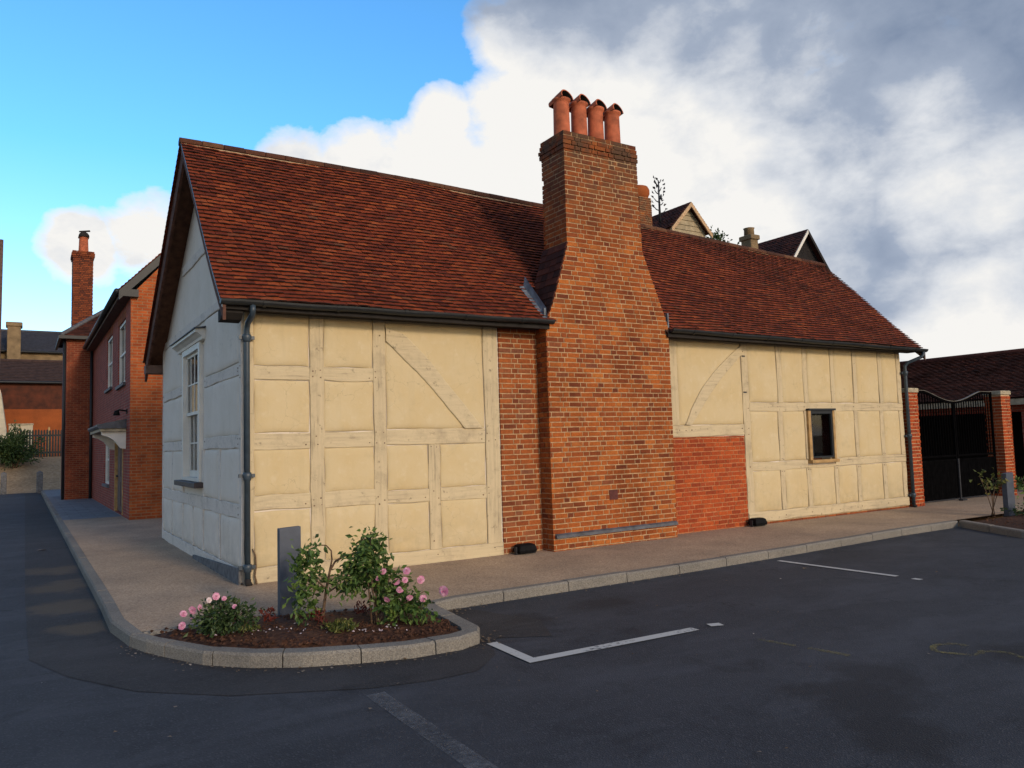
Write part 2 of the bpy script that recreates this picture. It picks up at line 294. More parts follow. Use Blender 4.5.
# ------------------------------------------------------------------ mesh builder
class MB:
    def __init__(s): s.v = []; s.f = []; s.mi = []; s.cur = 0; s.sm = []; s.smooth = False
    def add(s, vs, fs):
        n = len(s.v); s.v.extend([tuple(v) for v in vs])
        for f in fs: s.f.append(tuple(i+n for i in f)); s.mi.append(s.cur); s.sm.append(s.smooth)
    def quad(s, a, b, c, d): s.add([a, b, c, d], [(0, 1, 2, 3)])
    def tri(s, a, b, c): s.add([a, b, c], [(0, 1, 2)])
    def box(s, x0, x1, y0, y1, z0, z1, jit=0):
        j = (lambda: random.uniform(-jit, jit)) if jit else (lambda: 0)
        vs = [(x+j(), y+j(), z+j()) for x in (x0, x1) for y in (y0, y1) for z in (z0, z1)]
        s.add(vs, [(0, 1, 3, 2), (4, 6, 7, 5), (0, 4, 5, 1), (2, 3, 7, 6), (0, 2, 6, 4), (1, 5, 7, 3)])
    def bbox(s, x0, x1, y0, y1, z0, z1, b=.006):
        """box with chamfered edges, as a stack of rings along z"""
        rings = []
        for z, i in ((z0, b), (z0+b, 0), (z1-b, 0), (z1, b)):
            a = b if i == 0 else b
            r = [(x0+i+b, y0+i, z), (x1-i-b, y0+i, z), (x1-i, y0+i+b, z), (x1-i, y1-i-b, z), (x1-i-b, y1-i, z), (x0+i+b, y1-i, z), (x0+i, y1-i-b, z), (x0+i, y0+i+b, z)]
            rings.append(r)
        s.loft(rings, True)
    def loft(s, rings, cap=True, closed=True):
        n = len(rings[0]); vs = [p for r in rings for p in r]; fs = []
        for k in range(len(rings)-1):
            for i in range(n if closed else n-1):
                j = (i+1) % n
                fs.append((k*n+i, k*n+j, (k+1)*n+j, (k+1)*n+i))
        if cap: fs.append(tuple(range(n-1, -1, -1))); fs.append(tuple((len(rings)-1)*n+i for i in range(n)))
        s.add(vs, fs)
    def tube(s, pts, rad, n=10, cap=True):
        pts = [Vector(p) for p in pts]
        if not isinstance(rad, (list, tuple)): rad = [rad]*len(pts)
        rings = []; prev = None
        for i, p in enumerate(pts):
            d = (pts[min(i+1, len(pts)-1)]-pts[max(i-1, 0)]).normalized()
            if prev is None:
                a = d.orthogonal().normalized()
            else:
                a = (prev-d*prev.dot(d)).normalized()
            prev = a; b = d.cross(a)
            rings.append([tuple(p+(a*math.cos(t)+b*math.sin(t))*rad[i]) for t in [2*math.pi*k/n for k in range(n)]])
        s.loft(rings, cap)
    def lathe(s, c, prof, n=20, cap=True):
        s.loft([[(c[0]+r*math.cos(2*math.pi*k/n), c[1]+r*math.sin(2*math.pi*k/n), c[2]+z) for k in range(n)] for r, z in prof], cap)
    def prism(s, poly, a0, a1, axis='y'):
        """polygon in the plane normal to axis, extruded a0..a1"""
        def P(p, a):
            return (p[0], a, p[1]) if axis == 'y' else ((a, p[0], p[1]) if axis == 'x' else (p[0], p[1], a))
        s.loft([[P(p, a0) for p in poly], [P(p, a1) for p in poly]])
    def build(s, name, mats, parent=None, loc=None, bevel=0):
        me = bpy.data.meshes.new(name)
        off = Vector((0, 0, 0))
        if parent is not None:
            q = parent
            while q: off += q.location; q = q.parent
        elif loc is not None: off = Vector(loc)
        me.from_pydata([tuple(Vector(v)-off) for v in s.v], [], s.f)
        if not isinstance(mats, (list, tuple)): mats = [mats]
        for m in mats: me.materials.append(m)
        me.polygons.foreach_set('material_index', s.mi); me.polygons.foreach_set('use_smooth', s.sm)
        me.update()
        import bmesh
        bm = bmesh.new(); bm.from_mesh(me); bmesh.ops.recalc_face_normals(bm, faces=bm.faces); bm.to_mesh(me); bm.free()
        o = bpy.data.objects.new(name, me); COL.objects.link(o)
        if parent is not None: o.parent = parent
        elif loc is not None: o.location = loc
        if bevel:
            md = o.modifiers.new('bevel', 'BEVEL'); md.width = bevel; md.segments = 2; md.limit_method = 'ANGLE'
        return o
def tag(o, label=None, cat=None, group=None, kind=None):
    if label: o['label'] = label
    if cat: o['category'] = cat
    if group: o['group'] = group
    if kind: o['kind'] = kind
    return o
def thing(name, loc, label, cat, group=None):
    o = bpy.data.objects.new(name, None); COL.objects.link(o); o.location = loc; o.empty_display_size = .2
    return tag(o, label, cat, group)
def copy_thing(o, loc, label, group=None):
    c = o.copy(); COL.objects.link(c); c.location = loc; c['label'] = label
    if group: c['group'] = group
    for ch in [x for x in COL.objects if x.parent == o]:
        d = ch.copy(); COL.objects.link(d); d.parent = c
        for g in [x for x in COL.objects if x.parent == ch]:
            e = g.copy(); COL.objects.link(e); e.parent = d
    return c
def box(name, m, parent, *a, **kw):
    b = MB(); b.box(*a); return b.build(name, m, parent, **kw)

# wall sheet with holes, with reveals; plane 'x' (constant x, u=y) or 'y' (constant y, u=x)
def wall_sheet(mb, plane, c, rect, holes, depth, skip=None):
    u0, u1, z0, z1 = rect
    us = sorted({u0, u1, *[h[0] for h in holes], *[h[1] for h in holes]}); zs = sorted({z0, z1, *[h[2] for h in holes], *[h[3] for h in holes]})
    P = (lambda u, z, d=0: (c+d, u, z)) if plane == 'x' else (lambda u, z, d=0: (u, c+d, z))
    for a, b in zip(us, us[1:]):
        for e, f in zip(zs, zs[1:]):
            mu, mz = (a+b)/2, (e+f)/2
            if any(h[0] < mu < h[1] and h[2] < mz < h[3] for h in holes): continue
            mb.quad(P(a, e), P(b, e), P(b, f), P(a, f))
    for h in holes:
        a, b, e, f = h
        mb.quad(P(a, e), P(b, e), P(b, e, depth), P(a, e, depth)); mb.quad(P(a, f), P(b, f), P(b, f, depth), P(a, f, depth))
        mb.quad(P(a, e), P(a, f), P(a, f, depth), P(a, e, depth)); mb.quad(P(b, e), P(b, f), P(b, f, depth), P(b, e, depth))

# real bricks: one box per brick
def bricks_face(mb, axis, c, span, z0, z1, out, ch=.075, L=.225, joint=.015, dep=.06, phase=0, jit=.0025, stop=None):
    """axis 'x': face normal to y at y=c, span(z)->(x0,x1); axis 'y': face normal to x at x=c(z); out=+-1 outward sign"""
    k = 0; z = z0
    while z < z1-.02:
        zt = min(z+ch-joint, z1)
        u0, u1 = span(z+ch/2)
        u = u0 - (0 if (k+phase) % 2 == 0 else L*.25) ; i = k % 2
        cc = c(z+ch/2) if callable(c) else c
        while u < u1-.015:
            w = L if (i % 2 == 0 or random.random() < .12) else L/2
            a, b = max(u, u0), min(u+w-joint, u1)
            i += 1; u += w
            if b-a < .03: continue
            pr = cc + out*random.uniform(-.002, .003)
            lo, hi = sorted((pr, pr-out*dep))
            if axis == 'x': mb.box(a, b, lo, hi, z, zt, jit)
            else: mb.box(lo, hi, a, b, z, zt, jit)
        z += ch; k += 1

# real tiles laid on a patch P(u,t) -> point, u metres along eave, t 0..1 up the slope
def tiles(mb, P, u0f, u1f, slope_len, gauge=.1, w=.165, th=.017, skip=None, jit=1.0, tmax=1.0, edge=0):
    nc = int(slope_len/gauge)
    for k in range(nc):
        t = k/nc
        if t > tmax: break
        t2 = min(1, (k+1.45)/nc)
        a, b = u0f(t), u1f(t)
        off = 0 if k % 2 == 0 else -w/2
        # wandering course line
        u = a+off
        while u < b-.01:
            x0, x1 = max(u, a), min(u+w-.004, b)
            u += w
            if x1-x0 < .02: continue
            if skip and skip((x0+x1)/2, t): continue
            dt = random.uniform(-.006, .006)*jit/slope_len*1.2
            p00 = Vector(P(x0, t+dt)); p10 = Vector(P(x1, t+dt)); p01 = Vector(P(x0, t2)); p11 = Vector(P(x1, t2))
            n = (p10-p00).cross(p01-p00).normalized()
            if n.z < 0: n = -n
            hl = th*2.1+random.uniform(-.004, .006)*jit; hr = th*2.1+random.uniform(-.004, .006)*jit
            h2 = .002
            vs = [p00+n*hl, p10+n*hr, p11+n*h2, p01+n*h2, p00+n*(hl-th), p10+n*(hr-th)]
            # slight camber: a centre line
            c0 = (vs[0]+vs[1])/2+n*.004; c1 = (vs[2]+vs[3])/2+n*.004; c2 = (vs[4]+vs[5])/2+n*.003
            vs += [c0, c1, c2]
            mb.add(vs, [(0, 6, 7, 3), (6, 1, 2, 7), (0, 3, 4), (1, 5, 2)])
            cu = mb.cur; mb.cur = edge; mb.add([vs[0], vs[1], vs[4], vs[5], vs[6], vs[8]], [(2, 5, 4, 0), (5, 3, 1, 4)]); mb.cur = cu

# ------------------------------------------------------------------ camera
F, CX, CY, CZ, YAW, PIT, ROL = 783.33, -2.2729, -9.8316, 1.6, .5592, .0753, -.029
fw = Vector((math.sin(YAW)*math.cos(PIT), math.cos(YAW)*math.cos(PIT), math.sin(PIT)))
rt = Vector((math.cos(YAW), -math.sin(YAW), 0)); up = rt.cross(fw)
r2 = math.cos(ROL)*rt+math.sin(ROL)*up; u2 = -math.sin(ROL)*rt+math.cos(ROL)*up
cam = bpy.data.cameras.new('camera'); camo = bpy.data.objects.new('camera', cam); COL.objects.link(camo)
mat = Matrix((r2, u2, -fw)).transposed().to_4x4(); mat.translation = (CX, CY, CZ); camo.matrix_world = mat
cam.sensor_width = 36; cam.lens = F*36/1024; cam.clip_end = 3000; cam.clip_start = .05
scene.camera = camo

# ------------------------------------------------------------------ ground, road, pavement
ROAD = -.11
def sheet(name, poly, z, m, sub=None):
    b = MB(); b.add([(x, y, z) for x, y in poly], [tuple(range(len(poly)))])
    return tag(b.build(name, m), kind='structure')
# far ground: one sheet to the horizon that rises to a low bank beyond the road end
g = MB(); xs = [-900, -300, -100, -40, -14, -8, -4, -1.2, 1, 8, 20, 60, 120, 300, 900]; ys = [-900, -200, -40, 0, 20, 34.6, 36, 38, 40.5, 44, 60, 120, 300, 1500]
def gz(x, y):
    t = min(1, max(0, (y-34.9)/7)); t = t*t*(3-2*t)
    q = min(1, max(0, (6-x)/5))
    return -.16+1.75*t*q
vs = [(x, y, gz(x, y)) for y in ys for x in xs]; nx = len(xs)
g.smooth = True
g.add(vs, [(j*nx+i, j*nx+i+1, (j+1)*nx+i+1, (j+1)*nx+i) for j in range(len(ys)-1) for i in range(nx-1)])
tag(g.build('ground', M['earth']), kind='structure')
sheet('road', [(-30, -40), (60, -40), (60, -2.0), (10, -2.05), (5, -2.35), (1.3, -2.3), (-1.5, -1.0), (-1.5, 34.5), (-30, 34.5)], ROAD, M['asphalt'])
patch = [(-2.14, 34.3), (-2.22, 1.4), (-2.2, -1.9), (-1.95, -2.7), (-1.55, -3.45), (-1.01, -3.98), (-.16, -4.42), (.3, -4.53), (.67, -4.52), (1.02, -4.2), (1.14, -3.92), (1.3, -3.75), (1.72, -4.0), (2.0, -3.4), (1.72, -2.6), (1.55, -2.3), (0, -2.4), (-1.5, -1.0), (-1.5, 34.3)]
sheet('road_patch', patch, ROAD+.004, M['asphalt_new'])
kf = [(1.32, -2.5), (1.62, -2.42), (3.5, -2.41), (5.17, -2.385), (7.27, -2.29), (10.05, -2.12), (11.8, -2.10)]   # front kerb road edge
W = .125
pav = [(-1.515+W, 13.0), (-1.515+W, .1), (-1.41, -1.2), (-1.36, -1.9), (-.36, -1.93), (-.06, -2.06), (1.28, -2.45)] + [(x, y+W) for x, y in kf[1:]] + [(13.0, -2.0), (60, -1.6), (60, 13.0)]
b = MB(); b.add([(x, y, -.002) for x, y in pav], [tuple(range(len(pav)))]); tag(b.build('pavement', M['pave']), kind='structure')
sheet('slab_pavement', [(-1.515+W, 34.4), (-1.515+W, 13.0), (40, 13.0), (40, 34.4)], -.002, M['slab'])
# kerbs: separate stones swept along polylines
def kerb(name, outer, inner, seg=.91):
    """outer/inner polylines with matched points"""
    b = MB()
    def resample(pl):
        return pl
    # cumulative
    d = [0]
    for p, q in zip(outer, outer[1:]): d.append(d[-1]+math.hypot(q[0]-p[0], q[1]-p[1]))
    def at(pl, s):
        for i in range(len(d)-1):
            if s <= d[i+1]+1e-6:
                t = (s-d[i])/(d[i+1]-d[i]); return (pl[i][0]+(pl[i+1][0]-pl[i][0])*t, pl[i][1]+(pl[i+1][1]-pl[i][1])*t)
        return pl[-1]
    n = max(1, round(d[-1]/seg)); L = d[-1]/n
    for k in range(n):
        s0, s1 = k*L+.005, (k+1)*L-.005
        cuts = [s0]+[x for x in d if s0 < x < s1]+[s1]
        dz = random.uniform(-.004, .004)
        rings = []
        for s_ in cuts:
            o, i = at(outer, s_), at(inner, s_)
            ox, oy = o; ix, iy = i; l = math.hypot(ix-ox, iy-oy); ux, uy = (ix-ox)/l, (iy-oy)/l; c = .018
            rings.append([(ox, oy, ROAD-.05), (ox+ux*.006, oy+uy*.006, -c+dz), (ox+ux*(c+.004), oy+uy*(c+.004), dz+.003), (ix, iy, dz+.003), (ix, iy, ROAD-.05)])
        b.loft(rings)
    return tag(b.build(name, M['kerb']), kind='structure')
kerb('kerb', [(-1.515, 34.5), (-1.515, .1), (-1.53, -1.2), (-1.44, -1.97)], [(-1.515+W, 34.5), (-1.515+W, .1), (-1.405, -1.2), (-1.33, -2.0)])
bo = [(-1.44, -1.97), (-1.35, -2.28), (-1.25, -2.52), (-1.02, -3.02), (-.73, -3.35), (-.38, -3.6), (.01, -3.77), (.41, -3.9), (.86, -3.92), (1.08, -3.83), (1.18, -3.67), (1.23, -3.23), (1.28, -2.71), (1.32, -2.5)]
bi = [(-1.33, -2.0), (-1.24, -2.25), (-1.14, -2.45), (-.92, -2.90), (-.65, -3.22), (-.33, -3.44), (.04, -3.61), (.42, -3.74), (.82, -3.77), (.97, -3.72), (1.02, -3.6), (1.07, -3.23), (1.11, -2.72), (1.14, -2.5)]
kerb('bed_kerb', bo, bi, .62)
kerb('kerb', kf, [(x, y+W) for x, y in kf])
kerb('bed_kerb', [(11.8, -2.10), (11.0, -3.5), (10.9, -5.2)], [(11.95, -2.12), (11.16, -3.5), (11.06, -5.2)])
kerb('bed_kerb', [(-1.33, -1.99), (-.36, -1.92), (-.06, -2.05), (1.2, -2.52)], [(-1.33, -1.94), (-.35, -1.87), (-.05, -2.0), (1.22, -2.45)], 1.2)
# soil beds, gently mounded with bark lumps
def soil(name, poly, zc, lumps):
    b = MB(); cx = sum(p[0] for p in poly)/len(poly); cy = sum(p[1] for p in poly)/len(poly); n = len(poly)
    rings = []
    b.smooth = True
    for f, z in ((1.04, -.05), (.97, -.02), (.8, .0+zc*.5), (.55, zc*.8), (.3, zc), (.08, zc)):
        rings.append([(cx+(x-cx)*f, cy+(y-cy)*f, z+random.uniform(-.008, .012)) for x, y in poly])
    b.loft(rings, True); b.smooth = False
    for _ in range(lumps):
        i = random.randrange(n); t = random.random()
        px = poly[i][0]+(poly[(i+1) % n][0]-poly[i][0])*t; py = poly[i][1]+(poly[(i+1) % n][1]-poly[i][1])*t
        f = math.sqrt(random.random())*.96
        x, y = cx+(px-cx)*f, cy+(py-cy)*f; r = random.uniform(.008, .025); zz = zc*(1-f*.7)+.004
        a = random.random()*6.28
        pts = [(x+r*random.uniform(.6, 1.6)*math.cos(a+k*1.57), y+r*random.uniform(.6, 1.4)*math.sin(a+k*1.57), zz+random.uniform(-.012, .008)) for k in range(4)]
        b.add(pts+[(x, y, zz+r*.8)], [(0, 1, 4), (1, 2, 4), (2, 3, 4), (3, 0, 4)])
    return tag(b.build(name, M['soil']), kind='structure')
soil('soil', bi+[(-.05, -2.05), (-.36, -1.93)], .045, 900)
soil('soil', [(11.95, -2.2), (11.2, -3.5), (11.1, -5.1), (18, -5.1), (18, -2.2)], .05, 300)
# painted marks
def strip(b, p, q, w, z):
    dx, dy = q[0]-p[0], q[1]-p[1]; l = math.hypot(dx, dy); nx_, ny_ = -dy/l*w/2, dx/l*w/2
    b.quad((p[0]+nx_, p[1]+ny_, z), (p[0]-nx_, p[1]-ny_, z), (q[0]-nx_, q[1]-ny_, z), (q[0]+nx_, q[1]+ny_, z))
b = MB(); z = ROAD+.0085
strip(b, (1.17, -3.88), (1.145, -4.49), .1, z); strip(b, (1.094, -4.545), (2.86, -4.60), .11, z); strip(b, (3.05, -4.58), (3.17, -4.62), .1, z)
tag(b.build('road_marking', M['line']), kind='structure')
b = MB(); strip(b, (6.5, -2.53), (6.54, -4.22), .085, z); strip(b, (6.53, -4.42), (6.53, -4.52), .085, z); tag(b.build('road_marking', M['line']), kind='structure')
b = MB(); strip(b, (-.17, -4.56), (-.21, -9.0), .14, z-.0045); tag(b.build('worn_road_marking', M['ghost']), kind='structure')
b = MB(); strip(b, (3.0, -5.15), (3.08, -5.5), .05, z-.0045); strip(b, (3.1, -5.6), (3.16, -5.94), .06, z-.0045)
pts = [(3.95+.16*math.cos(t)*(1+.2*math.sin(3*t)), -6.33+.17*math.sin(t)) for t in [k*.45 for k in range(13)]]+[(4.15, -6.6), (4.0, -6.95)]
for p, q in zip(pts, pts[1:]): strip(b, p, q, .05, z-.0045)
tag(b.build('chalk_mark', M['yellow']), kind='structure')
# litter of fallen petals and leaves along the kerb
b = MB()
for _ in range(170):
    i = random.randrange(len(bo)-1); t = random.random()
    x = bo[i][0]+(bo[i+1][0]-bo[i][0])*t; y = bo[i][1]+(bo[i+1][1]-bo[i][1])*t
    d = abs(random.gauss(0, .11)); cx, cy = 0, -2.7; l = math.hypot(x-cx, y-cy); x += (x-cx)/l*(d+.01); y += (y-cy)/l*(d+.01); r = random.uniform(.005, .017); a = random.random()*6
    b.quad(*[(x+r*math.cos(a+k*1.57)*random.uniform(.6, 1.2), y+r*math.sin(a+k*1.57), ROAD+.012+random.uniform(0, .01)) for k in range(4)])
for _ in range(260):
    i = random.randrange(len(kf)-1); t = random.random(); x = kf[i][0]+(kf[i+1][0]-kf[i][0])*t; y = kf[i][1]+(kf[i+1][1]-kf[i][1])*t-abs(random.gauss(0, .10))-.01; r = random.uniform(.005, .016); a = random.random()*6
    b.quad(*[(x+r*math.cos(a+k*1.57)*random.uniform(.6, 1.2), y+r*math.sin(a+k*1.57), ROAD+.012+random.uniform(0, .01)) for k in range(4)])
for _ in range(120):
    x, y = random.uniform(-6, 12), random.uniform(-9, -2.7); r = random.uniform(.006, .016); a = random.random()*6
    b.quad(*[(x+r*math.cos(a+k*1.57), y+r*math.sin(a+k*1.57), ROAD+.012+random.uniform(0, .008)) for k in range(4)])
for x0, y0, r in ((-1.95, 7.0, .09), (6.2, -3.2, .05)):
    b.quad(*[(x0+r*math.cos(k*1.57+.4), y0+r*.6*math.sin(k*1.57), ROAD+.015+.012*(k % 2)) for k in range(4)])
tag(b.build('leaf_litter', M['debris']), kind='stuff')
tag(bpy.data.objects['leaf_litter'], 'scattered fallen petals and leaf scraps along the kerb and asphalt', 'litter')

# ------------------------------------------------------------------ the timber framed cottage
cot = thing('timber_framed_cottage', (0, 0, 0), 'long cream timber-framed cottage with steep red tiled roof and massive brick chimney', 'cottage')
XR, YR, HW = 13.74, 6.38, 3.36
RID = [(-.6, 6.29), (-.3, 6.285), (3.3, 6.26), (6.2, 6.18), (8.9, 6.10), (14.77, 5.85), (15.2, 5.83)]
def ridz(x):
    for (a, za), (b_, zb) in zip(RID, RID[1:]):
        if x <= b_: return za+(zb-za)*(x-a)/(b_-a)
    return RID[-1][1]
YRD, EY, EZ = 2.5, -.34, 3.38
def front_roof(x, t):
    y = EY+(YRD-EY)*t; zr = ridz(x)
    z = EZ+(zr-EZ)*t - .10*math.sin(math.pi*min(1, t*1.0))*(1-t)
    z += .012*math.sin(x*1.7+t*3)+.010*math.sin(x*.8-t*7)
    return (x, y, z)
YB, ZB = 6.66, 3.33
def back_roof(x, t):
    zr = ridz(x); return (x, YB+(YRD-YB)*t, ZB+(zr-ZB)*t+.01*math.sin(x*1.3+5*t))
rx0 = lambda t: -.33
rx1 = lambda t: 14.10+.67*t
# core walls
b = MB()
wall_sheet(b, 'y', .012, (.05, XR, -.1, 3.45), [(10.66, 11.24, 1.10, 2.03)], .25)
wall_sheet(b, 'x', .012, (0.012, YR, -.1, 3.5), [(2.62, 3.98, 1.20, 3.2)], .22)
b.add([(.012, 0.1, 3.5), (.012, YR-.05, 3.5), (.012, 2.5, 6.12)], [(0, 1, 2)])
XQ = 12.9
b.quad((XR, 0, -.1), (XQ, YR, -.1), (XQ, YR, 3.4), (XR, 0, 3.4)); b.tri((XR, 0, 3.4), (XQ, YR, 3.4), (XR, 2.5, 5.7))
b.quad((0, YR, -.1), (XQ, YR, -.1), (XQ, YR, 3.4), (0, YR, 3.4))
b.build('wall', M['plaster_gable'], cot)
# a dark room behind the openings
b = MB(); b.box(.35, 12.8, .32, YR-.1, -.1, 3.3); b.build('room_lining', M['inside'], cot)

def jitter_bar(b, horiz, u0, u1, z0, z1, d0, d1, plane='y', irr=.006, seg=.22):
    """an old hand-hewn timber: wandering edges, soft arrises. d0 back, d1 proud face."""
    L = (u1-u0) if horiz else (z1-z0); n = max(2, int(L/seg)); rings = []
    r = .008; sg = 1 if d1 > d0 else -1
    irr *= 1.25; bow = random.uniform(-.012, .012); ph = random.uniform(0, 3)
    w = [random.uniform(-irr, irr)+bow*math.sin(math.pi*k/n)+.004*math.sin(ph+k*.9) for k in range(n+1)]; w2 = [random.uniform(-irr, irr)+bow*math.sin(math.pi*k/n) for k in range(n+1)]
    for k in range(n+1):
        s = k/n; a, c = w[k], w2[k]; dd = d1+random.uniform(-.003, .003)
        if horiz:
            u = u0+(u1-u0)*s; prof = [(u, z0+a, d0), (u, z0+a, dd-sg*r), (u, z0+a+r, dd), (u, z1+c-r, dd), (u, z1+c, dd-sg*r), (u, z1+c, d0)]
        else:
            z = z0+(z1-z0)*s; prof = [(u0+a, z, d0), (u0+a, z, dd-sg*r), (u0+a+r, z, dd), (u1+c-r, z, dd), (u1+c, z, dd-sg*r), (u1+c, z, d0)]
        rings.append([(u, d, z) if plane == 'y' else (d, u, z) for u, z, d in prof])
    b.loft(rings)
def pegs(b, lst, d, plane='y'):
    b.cur = 1
    for u, z in lst:
        r = random.uniform(.007, .012); u += random.uniform(-.008, .008); z += random.uniform(-.008, .008); n = 7
        ring = [(u+r*math.cos(2*math.pi*k/n), z+r*math.sin(2*math.pi*k/n)) for k in range(n)]
        vs = [((x, d, zz) if plane == 'y' else (d, x, zz)) for x, zz in ring]; b.add(vs, [tuple(range(n))])
        vs2 = [((x, d+.02, zz) if plane == 'y' else (d+.02, x, zz)) for x, zz in ring]
        b.add(vs+vs2, [(k, (k+1) % n, n+(k+1) % n, n+k) for k in range(n)])
    b.cur = 0
def pillow(name, x0, x1, z0, z1, plane='y', mat_='plaster', proud=.025, base=.003, parent=cot):
    """plaster infill, swelling softly out between the timbers"""
    b = MB(); b.smooth = True; n = 14; g = .004
    x0 += g; x1 -= g; z0 += g; z1 -= g; ph = random.random()*6
    def cr(s, L):
        d = min(s, 1-s)*L; return min(1, d/.055)**.55 if d < .055 else 1
    us = sorted({0, .006, .015, .03, .05, .1, .2, .3, .4, .5, .6, .7, .8, .9, .95, .97, .985, .994, 1})
    vs = []
    for v_ in us:
        for u_ in us:
            h = cr(u_, x1-x0)*cr(v_, z1-z0); wob = .004*math.sin(u_*5+ph)*math.sin(v_*4+ph*2)
            d = base-(proud+wob)*h; x = x0+(x1-x0)*u_+.006*math.sin(v_*6+ph); z = z0+(z1-z0)*v_+.004*math.sin(u_*7+ph)
            vs.append((x, d, z) if plane == 'y' else (d, x, z))
    m = len(us); b.add(vs, [(j*m+i, j*m+i+1, (j+1)*m+i+1, (j+1)*m+i) for j in range(m-1) for i in range(m-1)])
    return b.build(name, M[mat_], parent)
TF = -.016
def post(u0, u1, z0, z1, pg=(), plane='y', f=TF):
    b = MB(); jitter_bar(b, False, u0, u1, z0, z1, .01, f, plane); pegs(b, pg, f-.0045, plane)
    return b.build('post', [M['post' if plane == 'y' else 'gpost'], M['peg']], cot)
def rail(u0, u1, z0, z1, pg=(), plane='y', f=TF+.003, name='rail'):
    b = MB(); jitter_bar(b, True, u0, u1, z0, z1, .01, f, plane); pegs(b, pg, f-.0045, plane)
    return b.build(name, [M['rail' if plane == 'y' else 'grail'], M['peg']], cot)
# left bay, front
TOP = 3.4
post(.012, .125, .18, TOP); post(.825, 1.01, .18, TOP, [(.86, 2.6), (.96, 2.6), (.86, 2.53), (.97, 2.52), (.9, 1.76), (.92, 1.66), (.86, .96), (.95, .97), (.87, .89), (.96, .89)])
post(1.69, 1.87, .18, TOP, [(1.72, 2.6), (1.72, 2.53), (1.72, 1.8), (1.83, 1.8), (1.72, 1.65), (1.83, 1.65), (1.78, 3.1), (1.73, .95), (1.83, .9), (1.75, .84)])
post(2.48, 2.66, .18, 1.615, [(2.52, 1.58), (2.61, 1.58), (2.55, .98), (2.62, .87), (2.53, .3)])
post(3.39, 3.63, .18, TOP, [(3.43, 1.75), (3.56, 1.66), (3.45, 1.64), (3.42, .98), (3.42, .9)])
for a, c, z0, z1 in ((.125, .825, 2.47, 2.645), (1.01, 1.69, 2.475, 2.655), (.125, .825, 1.605, 1.81), (1.01, 1.69, 1.61, 1.815), (1.87, 3.39, 1.62, 1.83),
                     (.125, .825, .865, 1.045), (1.01, 1.69, .84, 1.045), (1.87, 2.48, .84, 1.01), (2.66, 3.39, .825, 1.01)):
    rail(a, c, z0, z1, [(c-.06, z0+.05)] if random.random() < .5 else [])
rail(.012, 3.65, -.04, .178, [(.9, .1), (1.8, .12), (2.6, .1), (3.5, .12)], name='sill_beam')
for a, c in ((.125, .825), (1.01, 1.69)):
    for z0, z1 in ((2.65, TOP), (1.815, 2.47), (1.045, 1.61), (.18, .855)): pillow('infill_panel', a, c, z0, z1)
pillow('infill_panel', 1.87, 3.39, 1.83, TOP)
for a, c in ((1.87, 2.48), (2.66, 3.39)):
    for z0, z1 in ((1.01, 1.615), (.18, .835)): pillow('infill_panel', a, c, z0, z1)
def brace(up_, lo_, f, m):
    b = MB(); n = 16
    def at(pl, t):
        s = t*(len(pl)-1); i = min(int(s), len(pl)-2); r_ = s-i; return [pl[i][k]+(pl[i+1][k]-pl[i][k])*r_ for k in (0, 1)]
    rings = []
    for k in range(n+1):
        U, Lw = at(up_, k/n), at(lo_, k/n); j = random.uniform(-.004, .004)
        rings.append([(Lw[0], .01, Lw[1]+j), (Lw[0], f+.006, Lw[1]+j), (Lw[0]*.94+U[0]*.06, f, Lw[1]*.94+U[1]*.06), (Lw[0]*.06+U[0]*.94, f, Lw[1]*.06+U[1]*.94), (U[0], f+.006, U[1]+j), (U[0], .01, U[1]+j)])
    b.loft(rings); return b.build('brace', m, cot)
brace([(1.872, 3.20), (2.15, 3.13), (2.50, 2.80), (2.78, 2.47), (3.07, 2.15), (3.34, 1.832)], [(1.872, 3.02), (2.15, 2.77), (2.35, 2.59), (2.52, 2.42), (2.78, 2.13), (3.05, 1.832)], -.042, M['rail'])
# brick strip left of the chimney, chimney base, brick panel right of it
def core(name, m, *a): return box(name, m, cot, *a)
b = MB(); b.cur = 1; b.box(3.66, 4.5, -.007, .06, -.1, 3.4); b.cur = 0
bricks_face(b, 'x', -.012, lambda z: (3.655, 4.40), -.06, 3.4, -1)
b.build('brick_infill', [M['brick_mid'], M['mortar']], cot)
b = MB(); b.cur = 1; b.box(6.72, 8.795, -.007, .06, -.1, 1.615); b.box(6.6, 7.03, -.007, .06, 1.615, 3.4); b.cur = 0
bricks_face(b, 'x', -.012, lambda z: (6.7, 8.792), -.06, 1.61, -1); bricks_face(b, 'x', -.012, lambda z: (6.7, 7.03), 1.62, 3.4, -1)
o = b.build('brick_infill', [M['brick_new'], M['mortar_red']], cot); o['label'] = 'bright new red brick infill under the cream panel'
# right of the chimney: upper panel with a pale curved brace, then close studding
post(7.04, 7.22, 1.82, TOP); post(8.80, 8.975, .06, TOP, [(8.85, 3.15), (8.92, 1.75), (8.9, 1.63), (8.93, 2.1), (8.9, 1.05)])
rail(7.03, 8.80, 1.62, 1.82, [(7.2, 1.73), (7.36, 1.73), (7.5, 1.73), (8.75, 1.74)])
pillow('infill_panel', 7.22, 8.80, 1.82, TOP)
brace([(8.79, 3.25), (8.5, 3.07), (8.1, 2.78), (7.75, 2.45), (7.5, 2.12), (7.34, 1.825)], [(8.79, 3.08), (8.52, 2.86), (8.2, 2.6), (7.9, 2.3), (7.64, 2.0), (7.48, 1.825)], -.046, M['rail'])
for z in (3.06, 2.40): box('iron_strap', M['iron'], cot, 8.82, 8.90, -.0235, .0, z-.012, z+.012)
PX = [(8.80, 8.975), (9.73, 9.86), (10.49, 10.62), (11.325, 11.44), (12.04, 12.16), (12.91, 13.04), (13.6, 13.74)]
